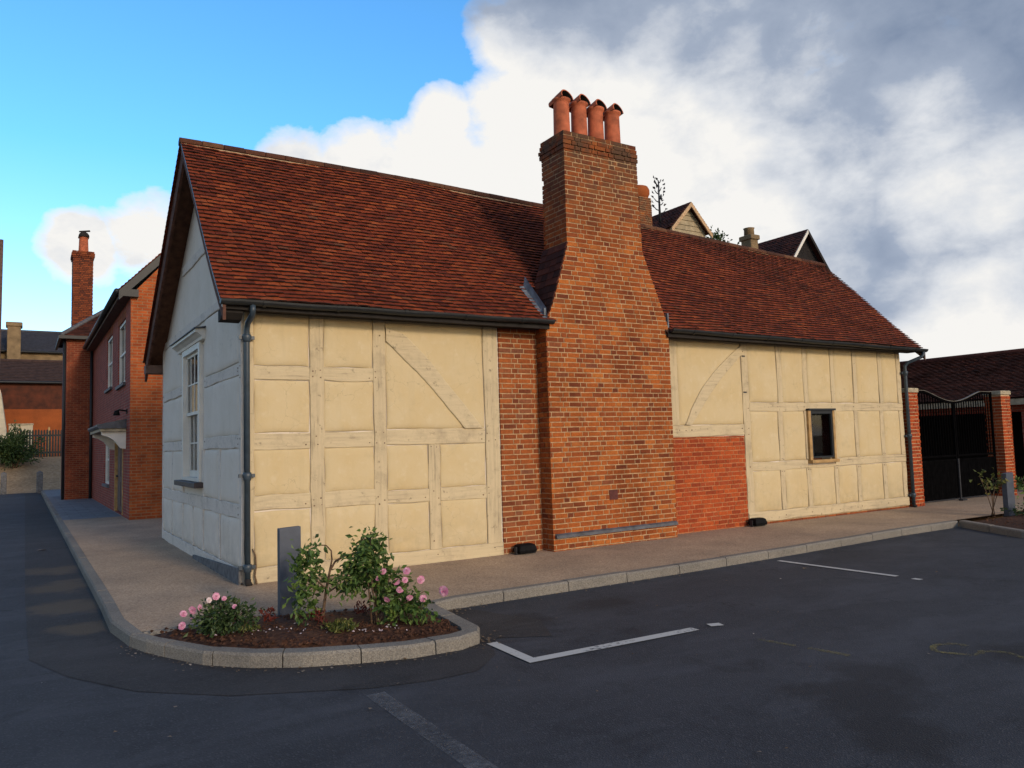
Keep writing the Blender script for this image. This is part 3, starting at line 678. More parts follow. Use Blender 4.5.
for i, (a, c) in enumerate(PX[1:]):
    lean = .03 if i < 5 else 0
    post(a+lean, c+lean, 2.215, TOP); post(a, c, 1.125, 2.055, [(a+.04, 1.16), (c-.04, 1.16)] if i != 1 and i != 2 else []); post(a-.01, c-.01, .225, .96, [(a+.03, .93), (c-.04, .93)] if i < 5 else [])
for a, c in ((8.975, 13.74),):
    rail(a, c, 2.055, 2.215, [(x, 2.13) for x, _ in PX[1:6]]); rail(a, 10.52, .965, 1.12); rail(11.36, c, .965, 1.12)
rail(10.52, 11.36, .96, 1.02)
rail(8.80, 13.74, .045, .222, [(9.8, .12), (10.55, .13), (11.4, .12), (12.1, .13), (13.0, .14)], f=TF-.01, name='sill_beam')
for i in range(6):
    a, c = PX[i][1], PX[i+1][0]
    pillow('infill_panel', a+(.03 if 0 < i else 0), c+(.03 if i < 5 else 0), 2.215, TOP)
    if i != 2: pillow('infill_panel', a, c, 1.12, 2.055)
    pillow('infill_panel', a-(.01 if i else 0), c-.01, .222, .965)
b = MB(); b.cur = 1; b.box(8.98, 13.74, .0, .05, -.1, .045); b.cur = 0
bricks_face(b, 'x', -.012, lambda z: (8.98, 13.74), -.107, .043, -1); b.build('brick_plinth', [M['brick_mid'], M['mortar']], cot)
# small window in the studding
w = box('casement_window', M['gutter'], cot, 10.60, 11.30, -.055, .02, 2.00, 2.06)
b = MB(); b.box(10.54, 11.36, -.085, .015, 2.062, 2.10); b.build('hood', M['gutter'], w)
b = MB(); b.box(10.62, 10.66, -.05, .02, 1.14, 1.998); b.box(11.24, 11.28, -.05, .02, 1.14, 1.998); b.box(10.662, 11.238, -.05, .02, 1.14, 1.175); b.build('frame', M['gutter'], w)
b = MB(); b.box(10.54, 10.617, -.062, .015, 1.115, 2.06); b.build('lining_board', M['wood_tan'], w); b = MB(); b.box(11.282, 11.345, -.062, .015, 1.115, 2.06); b.build('lining_board', M['wood_tan'], w)
b = MB(); b.bbox(10.54, 11.36, -.11, .015, 1.05, 1.112); b.build('sill', M['wood_tan'], w)
b = MB(); b.box(10.66, 11.24, -.02, -.015, 1.175, 2.0); b.build('pane', M['glass'], w)
b = MB(); nf = 14
for k in range(nf): x = 10.67+.36*k/nf; b.quad((x, .05+.02*(k % 2), 1.1), (x+.36/nf, .05+.02*((k+1) % 2), 1.1), (x+.36/nf, .05+.02*((k+1) % 2), 2.05), (x, .05+.02*(k % 2), 2.05))
b.build('curtain', M['curtain'], w)

# gable end timbers
GF = -.016
for a, c, z0, z1 in ((.14, 2.36, 2.54, 2.68), (4.24, 6.36, 2.56, 2.71), (.14, 2.4, 1.63, 1.80), (4.2, 6.36, 1.63, 1.79), (.14, 6.36, .77, .95)):
    rail(a, c, z0, z1, [(a+.06, z0+.05), (a+.06, z1-.05), (c-.1, z1-.05)], 'x')
rail(.12, 6.36, 3.55, 3.68, plane='x'); rail(1.25, 4.25, 4.58, 4.74, plane='x', name='collar_beam')
rail(.05, 6.36, .0, .17, plane='x', name='sill_beam', f=-.02)
for a in (.02, 6.24): post(a, a+.12, .17, 3.55, [(a+.05, 2.65), (a+.06, 1.75), (a+.05, 2.5)], 'x')
for a in (1.24, 2.38, 4.12, 5.2): post(a, a+.11, .95, 1.63, plane='x'); post(a+.02, a+.12, .17, .77, plane='x')
for a in (3.2,): post(a, a+.1, .17, .77, plane='x')
for a, c in ((.14, 1.24), (1.36, 2.38), (2.5, 3.2), (3.3, 4.12), (4.24, 5.2), (5.31, 6.24)):
    pillow('infill_panel', a, c, .17, .77, 'x', 'plaster_gable', .02)
    if not (2.4 < a < 4.1): pillow('infill_panel', a, c, .95, 1.63, 'x', 'plaster_gable', .02)
for a, c in ((.14, 2.34), (4.25, 6.24)):
    pillow('infill_panel', a, c, 1.80, 2.545, 'x', 'plaster_gable', .02); pillow('infill_panel', a, c, 2.70, 3.55, 'x', 'plaster_gable', .02)
# skirting board along the foot of the gable
b = MB()
b.loft([[(-.03, .0, -.03), (-.055, .0, -.03), (-.055, .0, .19), (-.03, .0, .19)], [(-.03, 3.0, -.03), (-.055, 3.0, -.03), (-.055, 3.0, .05), (-.03, 3.0, .05)]])
b.build('skirting_board', M['concrete_post'], cot)
# sash window
sw = MB(); sw.box(-.045, .10, 2.55, 2.66, 1.16, 3.26); sw.box(-.045, .10, 3.94, 4.05, 1.16, 3.26); sw.box(-.045, .10, 2.66, 3.94, 3.17, 3.26); sw.box(-.045, .10, 2.66, 3.94, 1.16, 1.21)
sw = sw.build('sash_window', M['white'], cot)
b = MB(); b.loft([[(-.10, 2.2, 3.27), (-.05, 2.25, 3.27), (.01, 2.25, 3.27), (.01, 2.2, 3.27)], [(-.10, 4.4, 3.27), (-.05, 4.35, 3.27), (.01, 4.35, 3.27), (.01, 4.4, 3.27)]])
b = MB()
prof = [(.01, 3.262), (-.06, 3.262), (-.07, 3.30), (-.12, 3.345), (-.16, 3.36), (-.16, 3.40), (.01, 3.42)]
b.loft([[(x, 2.22, z) for x, z in prof], [(x, 4.38, z) for x, z in prof]]); b.build('hood', M['white'], sw)
b = MB(); b.loft([[(-.185, 2.17, 3.402), (-.185, 2.17, 3.415), (.01, 2.17, 3.45), (.01, 2.17, 3.43)], [(-.185, 4.43, 3.402), (-.185, 4.43, 3.415), (.01, 4.43, 3.45), (.01, 4.43, 3.43)]]); b.build('hood_flashing', M['lead_dark'], sw)
b = MB(); b.bbox(-.14, .01, 2.40, 4.2, 1.075, 1.155); b.build('sill', M['sill'], sw)
for z0, z1, d in ((2.19, 3.168, .0), (1.212, 2.23, .045)):
    b = MB(); x0, x1 = d-.02+.03, d+.05
    b.box(x0, x1, 2.662, 2.72, z0, z1); b.box(x0, x1, 3.88, 3.938, z0, z1); b.box(x0, x1, 2.72, 3.88, z0, z0+(.05 if d == 0 else .10)); b.box(x0, x1, 2.72, 3.88, z1-.045, z1)
    s_ = b.build('sash', M['white'], sw)
    b = MB(); zb, zt = z0+(.05 if d == 0 else .10), z1-.045
    for k in (1, 2, 3): y = 2.72+1.16*k/4; b.box(x0+.006, x1-.006, y-.011, y+.011, zb, zt)
    zm = (zb+zt)/2; b.box(x0+.008, x1-.008, 2.72, 3.88, zm-.011, zm+.011)
    b.build('glazing_bar', M['white'], sw)
    b = MB(); b.box(x0+.016, x0+.020, 2.72, 3.88, zb, zt); b.build('pane', M['glass'], sw)
b = MB(); b.quad((.22, 2.6, 1.15), (.22, 4.0, 1.15), (.22, 4.0, 2.3), (.22, 2.6, 2.3)); b.quad((.20, 2.6, 2.3), (.20, 3.1, 2.3), (.20, 3.1, 3.2), (.20, 2.6, 3.2)); b.build('reflection_sheet', M['reflection_sheet'], sw)  # cream sheet behind the glass, standing in for the panes' reflection

# roof: deck, tiles, ridge
def chim_skip(x, t):
    y = EY+(YRD-EY)*t
    return y < .30 and 4.40 < x < 6.80-.3*max(0, (y+.1))
b = MB()
tiles(b, front_roof, rx0, rx1, 4.08, .093, .155, skip=chim_skip, jit=1.3, edge=2)
tiles(b, back_roof, rx0, lambda t: 13.2+1.55*t, 5.1, .10, .165, skip=lambda x, t: 1.0 < x < 12.6)
b.cur = 1
nu = 24
def deck(fn, off, xa, xb, skipf=None):
    n = 10
    for i in range(nu):
        for k in range(n):
            a0, a1 = xa+(xb-xa)*i/nu, xa+(xb-xa)*(i+1)/nu; t0, t1 = k/n, (k+1)/n
            q = []
            for x, t in ((a0, t0), (a1, t0), (a1, t1), (a0, t1)):
                p = fn(x+(t*.67 if x > 13.9 else 0), t); q.append((p[0], p[1], p[2]+off))
            b.quad(*q)
deck(front_roof, -.012, -.30, 4.40); deck(front_roof, -.012, 6.72, 14.06); deck(front_roof, -.012, -.30, .1)
b2 = MB(); 
roof = b.build('roof', [M['tile'], M['wood_soffit'], M['tile_edge']], cot)
b = MB(); n = 10
# deck behind chimney and the rear slope
for k in range(n):
    t0, t1 = k/n, (k+1)/n
    if t0 >= .2:
        q = [front_roof(x, t) for x, t in ((4.40, t0), (6.72, t0), (6.72, t1), (4.40, t1))]; b.quad(*[(p[0], p[1], p[2]-.014) for p in q])
for i in range(nu):
    a0, a1 = -.30+13.45*i/nu, -.30+13.45*(i+1)/nu
    for k in range(n):
        q = []
        for x, t in ((a0, k/n), (a1, k/n), (a1, (k+1)/n), (a0, (k+1)/n)):
            p = back_roof(x+t*1.55*(x+.3)/13.45, t); q.append((p[0], p[1], p[2]-.012))
        b.quad(*q)
b.build('roof_boarding', M['tile_dark'], roof)
b = MB(); x = -.34
while x < 14.74:
    x1 = min(x+.31, 14.78); rings = []
    for xx, rr in ((x, .085), (x+.012, .092), (x1-.004, .092), (x1-.002, .082)):
        zc = ridz(xx)-.035+random.uniform(-.004, .004)
        rings.append([(xx, YRD+rr*math.cos(a)*1.05, zc+rr*math.sin(a)*.95) for a in [math.pi*(-.05+1.1*k/9) for k in range(10)]])
    b.loft(rings, True); x = x1+.006
b.build('ridge_tile', M['ridge'], roof)
b = MB()
for xx0, xx1 in ((-.33, 14.7),):
    for sgn in (-1,):
        n = 40
        for i in range(n):
            xa, xb = xx0+(xx1-xx0)*i/n, xx0+(xx1-xx0)*(i+1)/n
            b.quad((xa, YRD-.085, ridz(xa)-.06), (xb, YRD-.085, ridz(xb)-.06), (xb, YRD-.115, ridz(xb)-.095), (xa, YRD-.115, ridz(xa)-.095))
b.build('ridge_mortar', M['mortar'], roof)
# bargeboards, verge edges, soffits
def barge(fn, x0, x1, depth, off, m, name='bargeboard', t0=-.02, bx=0):
    b = MB(); n = 12; rings = []
    for k in range(n+1):
        t = t0+(1-t0)*k/n; p = fn(x0+bx*t, t)
        rings.append([(x0+bx*t, p[1], p[2]+off), (x1+bx*t, p[1], p[2]+off), (x1+bx*t, p[1], p[2]+off-depth), (x0+bx*t, p[1], p[2]+off-depth)])
    b.loft(rings); return b.build(name, m, roof)
barge(back_roof, -.285, -.245, .26, -.018, M['barge'])
barge(front_roof, -.315, -.28, .17, -.018, M['barge'])
barge(front_roof, -.325, -.319, .035, -.004, M['lead'], 'verge_strip')
barge(front_roof, 14.06, 14.09, .18, -.018, M['wood_dark'], bx=.67)
barge(back_roof, 13.15, 13.18, .18, -.018, M['wood_dark'], bx=1.58)
b = MB()
for fn, tt in ((back_roof, [k/8 for k in range(9)]), (front_roof, [k/8 for k in range(9)])):
    for t0, t1 in zip(tt, tt[1:]):
        q = [fn(x, t) for x, t in ((-.25, t0), (.02, t0), (.02, t1), (-.25, t1))]; b.quad(*[(p[0], p[1], p[2]-.06) for p in q])
b.build('soffit', M['wood_soffit'], roof)
# rafter feet and eaves boards under the front eave
b = MB()
for xa, xb in ((-.28, 4.36), (6.74, 14.06)):
    b.box(xa, xb, -.315, .0, 3.30, 3.315); b.box(xa, xb, -.335, -.312, 3.275, 3.37)
b.build('fascia', M['soot_shade_black'], roof)  # near-black boards carry the shadow under the gutter in their colour
b = MB()
b.loft([[(x, -.29, 3.29), (x, -.29, 3.24), (x, -.20, 3.17), (x, -.06, 3.15), (x, -.06, 3.29)] for x in (-.30, -.06)])
b.build('plate_end', M['soot_shade_black'], roof)
b = MB(); b.box(-.31, .02, 6.36, 6.62, 3.12, 3.28); b.build('plate_end', M['wood_dark'], roof)
# gutters and downpipes
def gutter(x0, x1, z0, z1, y=-.385, r=.062):
    b = MB(); n = 20; rings = []; b.smooth = False
    for i in range(n+1):
        x = x0+(x1-x0)*i/n; z = z0+(z1-z0)*i/n+.004*math.sin(i*1.1)
        outer = [(x, y+r*math.cos(a), z+r*math.sin(a)) for a in [math.pi*(1+k/8) for k in range(9)]]
        inner = [(x, y+(r-.008)*math.cos(a), z+(r-.008)*math.sin(a)) for a in [math.pi*(2-k/8) for k in range(9)]]
        rings.append(outer+inner)
    b.loft(rings)
    gt = b.build('gutter', M['gutter'], cot)
    b = MB(); x = x0+.5
    while x < x1-.2:
        z = z0+(z1-z0)*(x-x0)/(x1-x0)
        b = MB(); b.loft([[(xx, y+(r+.006)*math.cos(a), z+(r+.006)*math.sin(a)) for a in [math.pi*(1+k/8) for k in range(9)]] for xx in (x-.02, x+.02)]); x += .92; b.build('gutter_bracket', M['gutter'], gt)
    b = MB()
    for xx, zz in ((x0, z0), (x1, z1)):
        b.add([(xx, y+r*math.cos(math.pi*(1+k/8)), zz+r*math.sin(math.pi*(1+k/8))) for k in range(9)], [tuple(range(9))])
    b.build('gutter_end', M['gutter'], gt)
gutter(-.34, 4.39, 3.375, 3.40); gutter(6.76, 14.12, 3.40, 3.345)
def downpipe(x, ztop, xt, zt, collars, shoe=.06, xb=None, r=.035):
    xb = x if xb is None else xb
    b = MB(); b.smooth = True
    pts = [(xt, -.385, zt), (xt, -.385, zt-.07), (xt+(x-xt)*.2, -.36, zt-.12), (xt+(x-xt)*.8, -.14, ztop+.10), (x, -.09, ztop+.03), (x, -.085, ztop-.06), (xb, -.085, shoe)]
    b.tube(pts, r, 14); dp = b.build('downpipe', M['pipe'], cot)
    for zc in collars:
        b = MB(); b.smooth = True; b.lathe((x, -.085, zc-.05), [(r, 0), (r+.010, .004), (r+.012, .03), (r+.020, .05), (r+.020, .075), (r+.012, .095), (r+.006, .10)], 16)
        b.smooth = False; b.box(x-.095, x+.095, -.075, -.03, zc-.012, zc+.03); b.build('collar', M['pipe'], dp)
    b = MB(); b.smooth = True; b.tube([(xb, -.085, shoe+.01), (xb, -.095, shoe-.03), (xb+.01, -.13, shoe-.055)], [r+.004, r+.004, r+.006], 14); b.build('shoe', M['soot_shade_black'], dp)
    return dp
downpipe(.03, 3.05, .03, 3.33, [2.97, 1.29, .2])
downpipe(13.80, 2.98, 14.02, 3.30, [2.85, 1.5, .25])
# stray clay pipe and wire by the foot of the left downpipe
b = MB(); b.smooth = True; b.tube([(.10, -.04, .42), (.13, -.05, .34), (.135, -.06, .2), (.12, -.06, .1), (.14, -.07, .0)], [.007, .009, .010, .010, .013], 8); b.build('cable', M['peg'], cot)

# ------------------------------------------------------------------ chimney (part of the cottage)
CF, ZS0, ZS1 = -.28, 3.45, 4.66
def cspan(z):
    if z < ZS0: a, c = 4.335-.02*(z/ZS0-.5), 6.80
    elif z < ZS1: s = (z-ZS0)/(ZS1-ZS0); a, c = 4.345+(4.775-4.345)*s**.85, 6.80-(6.80-6.30)*s
    else: a, c = 4.775, 6.30-.05*(z-ZS1)/1.5
    return a, c
ZT = 6.14
b = MB()
bricks_face(b, 'x', CF, cspan, -.05, ZT, -1)
bricks_face(b, 'y', lambda z: cspan(z)[0], lambda z: (CF+.03, .05 if z < ZS0 else .34), -.05, ZT, -1, phase=1)
bricks_face(b, 'y', lambda z: cspan(z)[1], lambda z: (CF+.03, .05 if z < ZS0 else .34), -.05, ZT, 1, phase=1)
# corbelled cap: two oversailing courses and a weathered top
for k, (o_, z) in enumerate(((.016, ZT), (.024, ZT+.075), (.010, ZT+.15), (.002, ZT+.225))):
    a, c = cspan(z)
    bricks_face(b, 'x', CF-o_, lambda zz: (a-o_, c+o_), z, z+.075, -1, phase=k, dep=.10)
    bricks_face(b, 'y', a-o_, lambda zz: (CF-o_+.03, .36+o_), z, z+.075, -1, phase=k, dep=.10); bricks_face(b, 'y', c+o_, lambda zz: (CF-o_+.03, .36+o_), z, z+.075, 1, phase=k, dep=.10)
b.cur = 1
zs = [-.1, ZS0]+[ZS0+(ZS1-ZS0)*k/8 for k in range(1, 9)]+[ZT+.28]
rings = []
for z in zs:
    a, c = cspan(z); i = .005
    yb = .30 if z > ZS0 else .30
    rings.append([(a+i, CF+i, z), (c-i, CF+i, z), (c-i, yb, z), (a+i, yb, z)])
b.loft(rings)
ch = b.build('chimney', [M['brick_old'], M['mortar']], cot); ch['label'] = 'broad old brick chimney with sloping shoulders and four clay pots'
b = MB(); a, c = cspan(ZT)
b.loft([[(a-.0, CF-.0, ZT+.285), (c+.0, CF-.0, ZT+.285), (c, .36, ZT+.285), (a, .36, ZT+.285)], [(a+.2, CF+.17, ZT+.34), (c-.2, CF+.17, ZT+.34), (c-.2, .2, ZT+.34), (a+.2, .2, ZT+.34)]])
b.build('flaunching', M['mortar'], ch)
def pot(x, y, z, h=.60, r=.135, mouth=215):
    b = MB(); b.smooth = True
    b.lathe((x, y, z), [(r*1.02, 0), (r*1.0, .05), (r*.97, h*.5), (r*.94, h-.06), (r*.98, h-.03), (r*1.12, h-.01), (r*1.16, h+.02), (r*1.05, h+.03), (r*.88, h+.02), (r*.85, h-.2)], 24, False)
    p = b.build('chimney_pot', M['pot'], ch)
    # half-round terracotta hood, its axis tipped down to the left, open end to the right
    b = MB(); b.smooth = True; L = .15; q = r*1.0
    m_ = Matrix.Rotation(R(mouth), 3, 'Z') @ Matrix.Rotation(R(-17), 3, 'Y'); c_ = Vector((x, y, z+h-.005))
    def arc(s_, rr): return [tuple(c_+m_ @ Vector((s_*L*(1 if s_ > 0 else 1.1), math.cos(math.pi*(-.06+1.12*k/14))*rr, math.sin(math.pi*(-.06+1.12*k/14))*rr*.92))) for k in range(15)]
    b.loft([arc(-1, q*.9), arc(0, q), arc(1, q*1.04)], False, False)
    b.cur = 1; b.loft([arc(-1, q*.9-.018), arc(0, q-.018), arc(1, q*1.04-.02)], False, False)
    b.cur = 0; b.smooth = False; o1, i1 = arc(1, q*1.04), arc(1, q*1.04-.02); o2, i2 = arc(-1, q*.9), arc(-1, q*.9-.018)
    for k in range(14): b.quad(o1[k], o1[k+1], i1[k+1], i1[k]); b.quad(o2[k], o2[k+1], i2[k+1], i2[k])
    b.add(o2, [tuple(range(15))])
    b.build('cowl', [M['pot'], M['soot_shade_black']], p)
    b = MB(); b.lathe((x, y, z), [(r*.86, h-.02), (.001, h-.02)], 16, False); b.build('soot_mouth', M['soot_shade_black'], p)
for i, x in enumerate((4.98, 5.33, 5.67, 6.02)): pot(x, .03, ZT+.30, .60+random.uniform(-.012, .012), .135, -76+random.uniform(-4, 4))
# shoulder tiles and lead on the left slope, lead soakers, square vent, slate band
b = MB(); n = 11
for k in range(n):
    s0 = k/n; z = ZS0+(ZS1-ZS0)*s0; z2 = ZS0+(ZS1-ZS0)*min(1, (k+1.4)/n)
    for j in range(4):
        y0 = CF-.015+.165*j; y1 = y0+.16
        a0, a1 = cspan(z+.001)[0]-.022, cspan(min(z2, ZS1))[0]
        dz = random.uniform(-.008, .008)
        b.loft([[(a0, y0, z+dz), (a0, y1, z+dz), (a0+.012, y1, z-.014+dz), (a0+.012, y0, z-.014+dz)], [(a1-.008, y0, z2), (a1-.008, y1, z2), (a1+.01, y1, z2-.012), (a1+.01, y0, z2-.012)]])
b.build('shoulder_tile', M['tile_dark'], ch)
b = MB()
for zz, w_ in ((3.50, .30), (3.66, .24), (3.80, .16)):
    p = front_roof(4.3, 0)
b.quad((4.33, -.33, 3.44), (4.33, .30, 4.04), (4.24, .28, 4.02), (4.27, -.30, 3.45))
b.quad((4.33, -.33, 3.44), (4.33, .30, 4.04), (4.36, .30, 4.20), (4.335, -.30, 3.60))
b.build('lead_flashing', M['lead'], ch)
b = MB(); b.box(6.80, 6.825, -.27, -.22, 3.44, 3.68); b.box(4.30, 4.333, -.29, -.25, 3.42, 3.60); b.build('lead_soaker', M['lead'], ch)
b = MB(); b.box(5.42, 5.58, CF-.008, CF+.03, .685, .835); o = b.build('air_brick', M['soot_shade_black'], ch)
for m_ in (0,): o.data.materials[0] = simple('dark_air_brick', (.10, .03, .025), .9, .2, 30)
b = MB(); b.loft([[(4.38, CF-.045, .185), (6.78, CF-.045, .20), (6.78, CF-.04, .245), (4.38, CF-.04, .225)], [(4.38, CF+.02, .19), (6.78, CF+.02, .205), (6.78, CF+.02, .275), (4.38, CF+.02, .26)]])
b.build('slate_ledge', M['lead_dark'], ch)

# ------------------------------------------------------------------ two storey brick house to the left
hs = thing('brick_house', (0, 11.5, 0), 'two-storey red brick house with hipped side wing and tall chimney behind the cottage gable', 'house')
HX, HY, HY2, HE, HR, HRX = -.04, 11.5, 23.6, 5.55, 8.72, 2.62
win_u = (16.3, 17.35, 3.62, 5.2); win_v = (12.7, 13.75, 3.45, 5.15); win_l = (16.9, 17.95, .72, 2.2); door_h = (12.9, 14.0, .02, 2.02)
# measured along the wall from the pavement: far jambs read widest in the photo
win_u = (16.1, 17.9, 3.62, 5.2); win_v = (12.6, 14.4, 3.47, 5.15); win_l = (16.8, 18.4, .70, 2.2); door_h = (12.95, 15.0, .02, 1.98)
b = MB()
wall_sheet(b, 'x', HX, (HY, HY2, -.1, HE), [win_u, win_v, win_l, door_h], .13)
b.build('wall', M['brickp_y'], hs)
b = MB(); b.add([(HX, HY, -.1), (2*HRX-HX, HY, -.1), (2*HRX-HX, HY, HE), (HRX, HY, HR-.05), (HX, HY, HE)], [(0, 1, 2, 3, 4)])
b.quad((2*HRX, HY, -.1), (2*HRX, HY2+3, -.1), (2*HRX, HY2+3, HE), (2*HRX, HY, HE))
b.build('end_wall', M['brick_x'], hs)
b = MB(); b.box(HX+.2, 2*HRX-.1, HY+.1, HY2, -.1, HE); b.build('room_lining', M['inside'], hs)
def hroof(x, t):  # u is y here
    return (HX-.28+(HRX-HX+.28)*t, x, HE+.08+(HR-HE-.08)*t)
b = MB(); tiles(b, hroof, lambda t: HY-.14, lambda t: HY2+1.5, 4.2, .11, .2)
rf = b.build('roof', M['tile'], hs)
b = MB(); q = [hroof(*p) for p in ((HY-.12, 0), (HY2+2, 0), (HY2+2, 1), (HY-.12, 1))]; b.quad(*[(p[0], p[1], p[2]-.02) for p in q])
b.quad((HRX, HY-.12, HR-.02), (HRX, HY2+2, HR-.02), (2*HRX+.25, HY2+2, HE+.05), (2*HRX+.25, HY-.12, HE+.05)); b.build('roof_boarding', M['tile_dark'], rf)
b = MB(); rings = []
for k in range(7):
    p = hroof(HY-.13, k/6); rings.append([(p[0], HY-.15, p[2]-.005), (p[0], HY-.11, p[2]-.005), (p[0], HY-.11, p[2]-.24), (p[0], HY-.15, p[2]-.24)])
b.loft(rings); b.build('bargeboard', M['gutter'], rf)
b = MB(); b.box(HX-.26, HX+.16, HY-.155, HY+.0-.002, HE-.06, HE+.12); b.build('boxed_eave', M['gutter'], rf)
b = MB(); b.box(HX-.26, HX-.002, HY, HY2-.4, HE-.06, HE+.04); b.build('soffit', M['wood_dark'], rf)
b = MB(); b.smooth = True; b.tube([(HX-.33, HY-.14, HE+.06), (HX-.33, HY2-.3, HE+.06)], .062, 10); b.build('gutter', M['gutter'], hs)
b = MB(); b.smooth = True; b.tube([(HX-.07, HY2-.12, HE), (HX-.07, HY2-.12, .0)], .05, 10); b.build('downpipe', M['gutter'], hs)
def sash_in_x(parent, h, mat_=M['white'], sill=M['lead_dark']):
    a, c, z0, z1 = h; x = HX+.06
    b = MB(); f = .07
    b.box(x-.03, x+.05, a, a+f, z0, z1); b.box(x-.03, x+.05, c-f, c, z0, z1); b.box(x-.03, x+.05, a+f, c-f, z1-f, z1); b.box(x-.03, x+.05, a+f, c-f, z0, z0+f); zm = (z0+z1)/2
    b.box(x-.01, x+.04, a+f, c-f, zm-.03, zm+.03)
    w = b.build('window', mat_, parent)
    b = MB(); ym = (a+c)/2
    b.box(x+.0, x+.02, ym-.012, ym+.012, z0+f, zm-.03); b.box(x+.0, x+.02, ym-.012, ym+.012, zm+.03, z1-f); b.build('glazing_bar', mat_, w)
    b = MB(); b.box(x+.022, x+.026, a+f, c-f, z0+f, z1-f); b.build('pane', M['glass'], w)
    b = MB(); b.bbox(HX-.07, HX+.10, a-.07, c+.07, z0-.09, z0-.002); b.build('sill', sill, w)
    return w
for h in (win_u, win_v, win_l): sash_in_x(hs, h)
# arched heads as a soldier course, proud
for a, c, z0, z1 in (win_u, win_v, win_l):
    b = MB(); y = a-.06
    while y < c+.05: b.box(HX-.006, HX+.05, y, y+.065, z1+.004, z1+.215); y += .075
    b.build('brick_arch', M['brick_mid'], hs)
d = MB(); d.box(HX+.06, HX+.10, 13.02, 14.93, .05, 1.92); d = d.build('door', M['wood_dark'], hs)
b = MB(); b.box(HX-.02, HX+.11, 12.952, 13.02, .03, 1.975); b.box(HX-.02, HX+.11, 14.93, 14.998, .03, 1.975); b.box(HX-.02, HX+.11, 13.02, 14.93, 1.92, 1.975); b.build('door_frame', M['wood_tan'], d)
b = MB()
for z0, z1 in ((.2, .85), (1.0, 1.8)):
    for y0 in (13.15, 14.05): b.box(HX+.045, HX+.062, y0, y0+.75, z0, z1)
b.build('door_panel', M['wood_dark'], d)
b = MB(); b.smooth = True; b.lathe((HX+.03, 14.8, 1.0), [(.02, -.03), (.035, 0), (.02, .03)], 10); b.build('handle', M['iron'], d)
# canopy with shaped brackets
b = MB(); b.loft([[(HX-.62, y, 2.26), (HX-.66, y, 2.31), (HX-.66, y, 2.36), (HX, y, 2.50), (HX, y, 2.26)] for y in (12.2, 15.6)])
cp = b.build('door_canopy', M['lead_dark'], hs)
b = MB(); b.box(HX-.60, HX-.01, 12.25, 15.55, 2.185, 2.255); b.build('cornice', M['stone'], cp)
for y in (12.35, 15.2):
    b = MB(); prof = [(HX, 2.18), (HX-.55, 2.18), (HX-.55, 2.10), (HX-.42, 2.06), (HX-.28, 1.97), (HX-.18, 1.84), (HX-.12, 1.76), (HX, 1.74)]
    b.loft([[(x, y, z) for x, z in prof], [(x, y+.14, z) for x, z in prof]]); b.build('canopy_bracket', M['white'], cp)
b = MB(); b.box(HX-.02, HX, 12.04, 12.16, 2.62, 2.74); b.smooth = True; b.tube([(HX-.01, 12.1, 2.69), (HX-.18, 12.1, 2.72), (HX-.24, 12.1, 2.68)], [.02, .02, .03], 8); b.tube([(HX-.24, 12.1, 2.70), (HX-.24, 12.1, 2.58)], [.05, .085], 10)
b.build('security_light', M['black'], hs)
# wing
WX0, WY0, WY1, WE = -.93, 23.6, 27.0, 6.05
b = MB(); b.quad((WX0, WY0, -.1), (1.4, WY0, -.1), (1.4, WY0, WE), (WX0, WY0, WE)); b.build('wing_wall', M['brickw_x'], hs)
b = MB(); b.quad((WX0, WY0, -.1), (WX0, WY1, -.1), (WX0, WY1, WE), (WX0, WY0, WE)); b.build('wing_side_wall', M['brickp_y'], hs)
b = MB(); yr = (WY0+WY1)/2; zr = WE+1.45
A_, B_, C_ = (WX0-.18, WY0-.18, WE), (WX0+1.6, yr, zr), (3, yr, zr)
def wroof(x, t): return (x, WY0-.18+(yr-WY0+.18)*t, WE+.02+(zr-WE)*t)
tiles(b, wroof, lambda t: WX0-.18+1.78*t, lambda t: 2.5, 2.4, .11, .2)
b.cur = 1
b.tri(A_, (WX0-.18, WY1+.18, WE), B_); b.quad(A_, (3, WY0-.18, WE), C_, B_); b.quad((WX0-.18, WY1+.18, WE), (3, WY1+.18, WE), C_, B_)
wr = b.build('wing_roof', [M['tile_dark'], M['tile_dark']], hs)
b = MB(); b.smooth = True; b.tube([A_[:2]+(WE+.04,), B_[:2]+(zr+.04,), C_[:2]+(zr+.04,)], .09, 8); b.build('hip_tile', M['lead_dark'], wr)
b = MB(); b.box(WX0-.27, 1.4, WY0-.28, WY0-.182, WE-.10, WE+.02); b.box(WX0-.27, WX0-.182, WY0-.18, WY1+.2, WE-.10, WE+.02); b.build('gutter', M['gutter'], hs)
b = MB(); b.smooth = True; b.tube([(WX0-.06, WY0+.15, WE-.1), (WX0-.06, WY0+.15, 0)], .05, 10); b.build('downpipe', M['gutter'], hs)
# wing chimney
b = MB(); SX0, SX1, SY0, SY1 = -.63, .10, 26.3, 27.3
b.cur = 1; b.box(SX0+.01, SX1-.01, SY0+.01, SY1-.01, 5.5, 9.95); b.cur = 0
bricks_face(b, 'x', SY0, lambda z: (SX0, SX1), 6.4, 9.7, -1); bricks_face(b, 'y', SX0, lambda z: (SY0, SY1), 6.4, 9.7, -1, phase=1)
for k, o_ in enumerate((.03, .055, .055, .03)):
    bricks_face(b, 'x', SY0-o_, lambda z: (SX0-o_, SX1+o_), 9.7+.075*k, 9.775+.075*k, -1, phase=k, dep=.1); bricks_face(b, 'y', SX0-o_, lambda z: (SY0-o_+.05, SY1+o_), 9.7+.075*k, 9.775+.075*k, -1, phase=k, dep=.1); bricks_face(b, 'y', SX1+o_, lambda z: (SY0-o_+.05, SY1+o_), 9.7+.075*k, 9.775+.075*k, 1, phase=k, dep=.1)
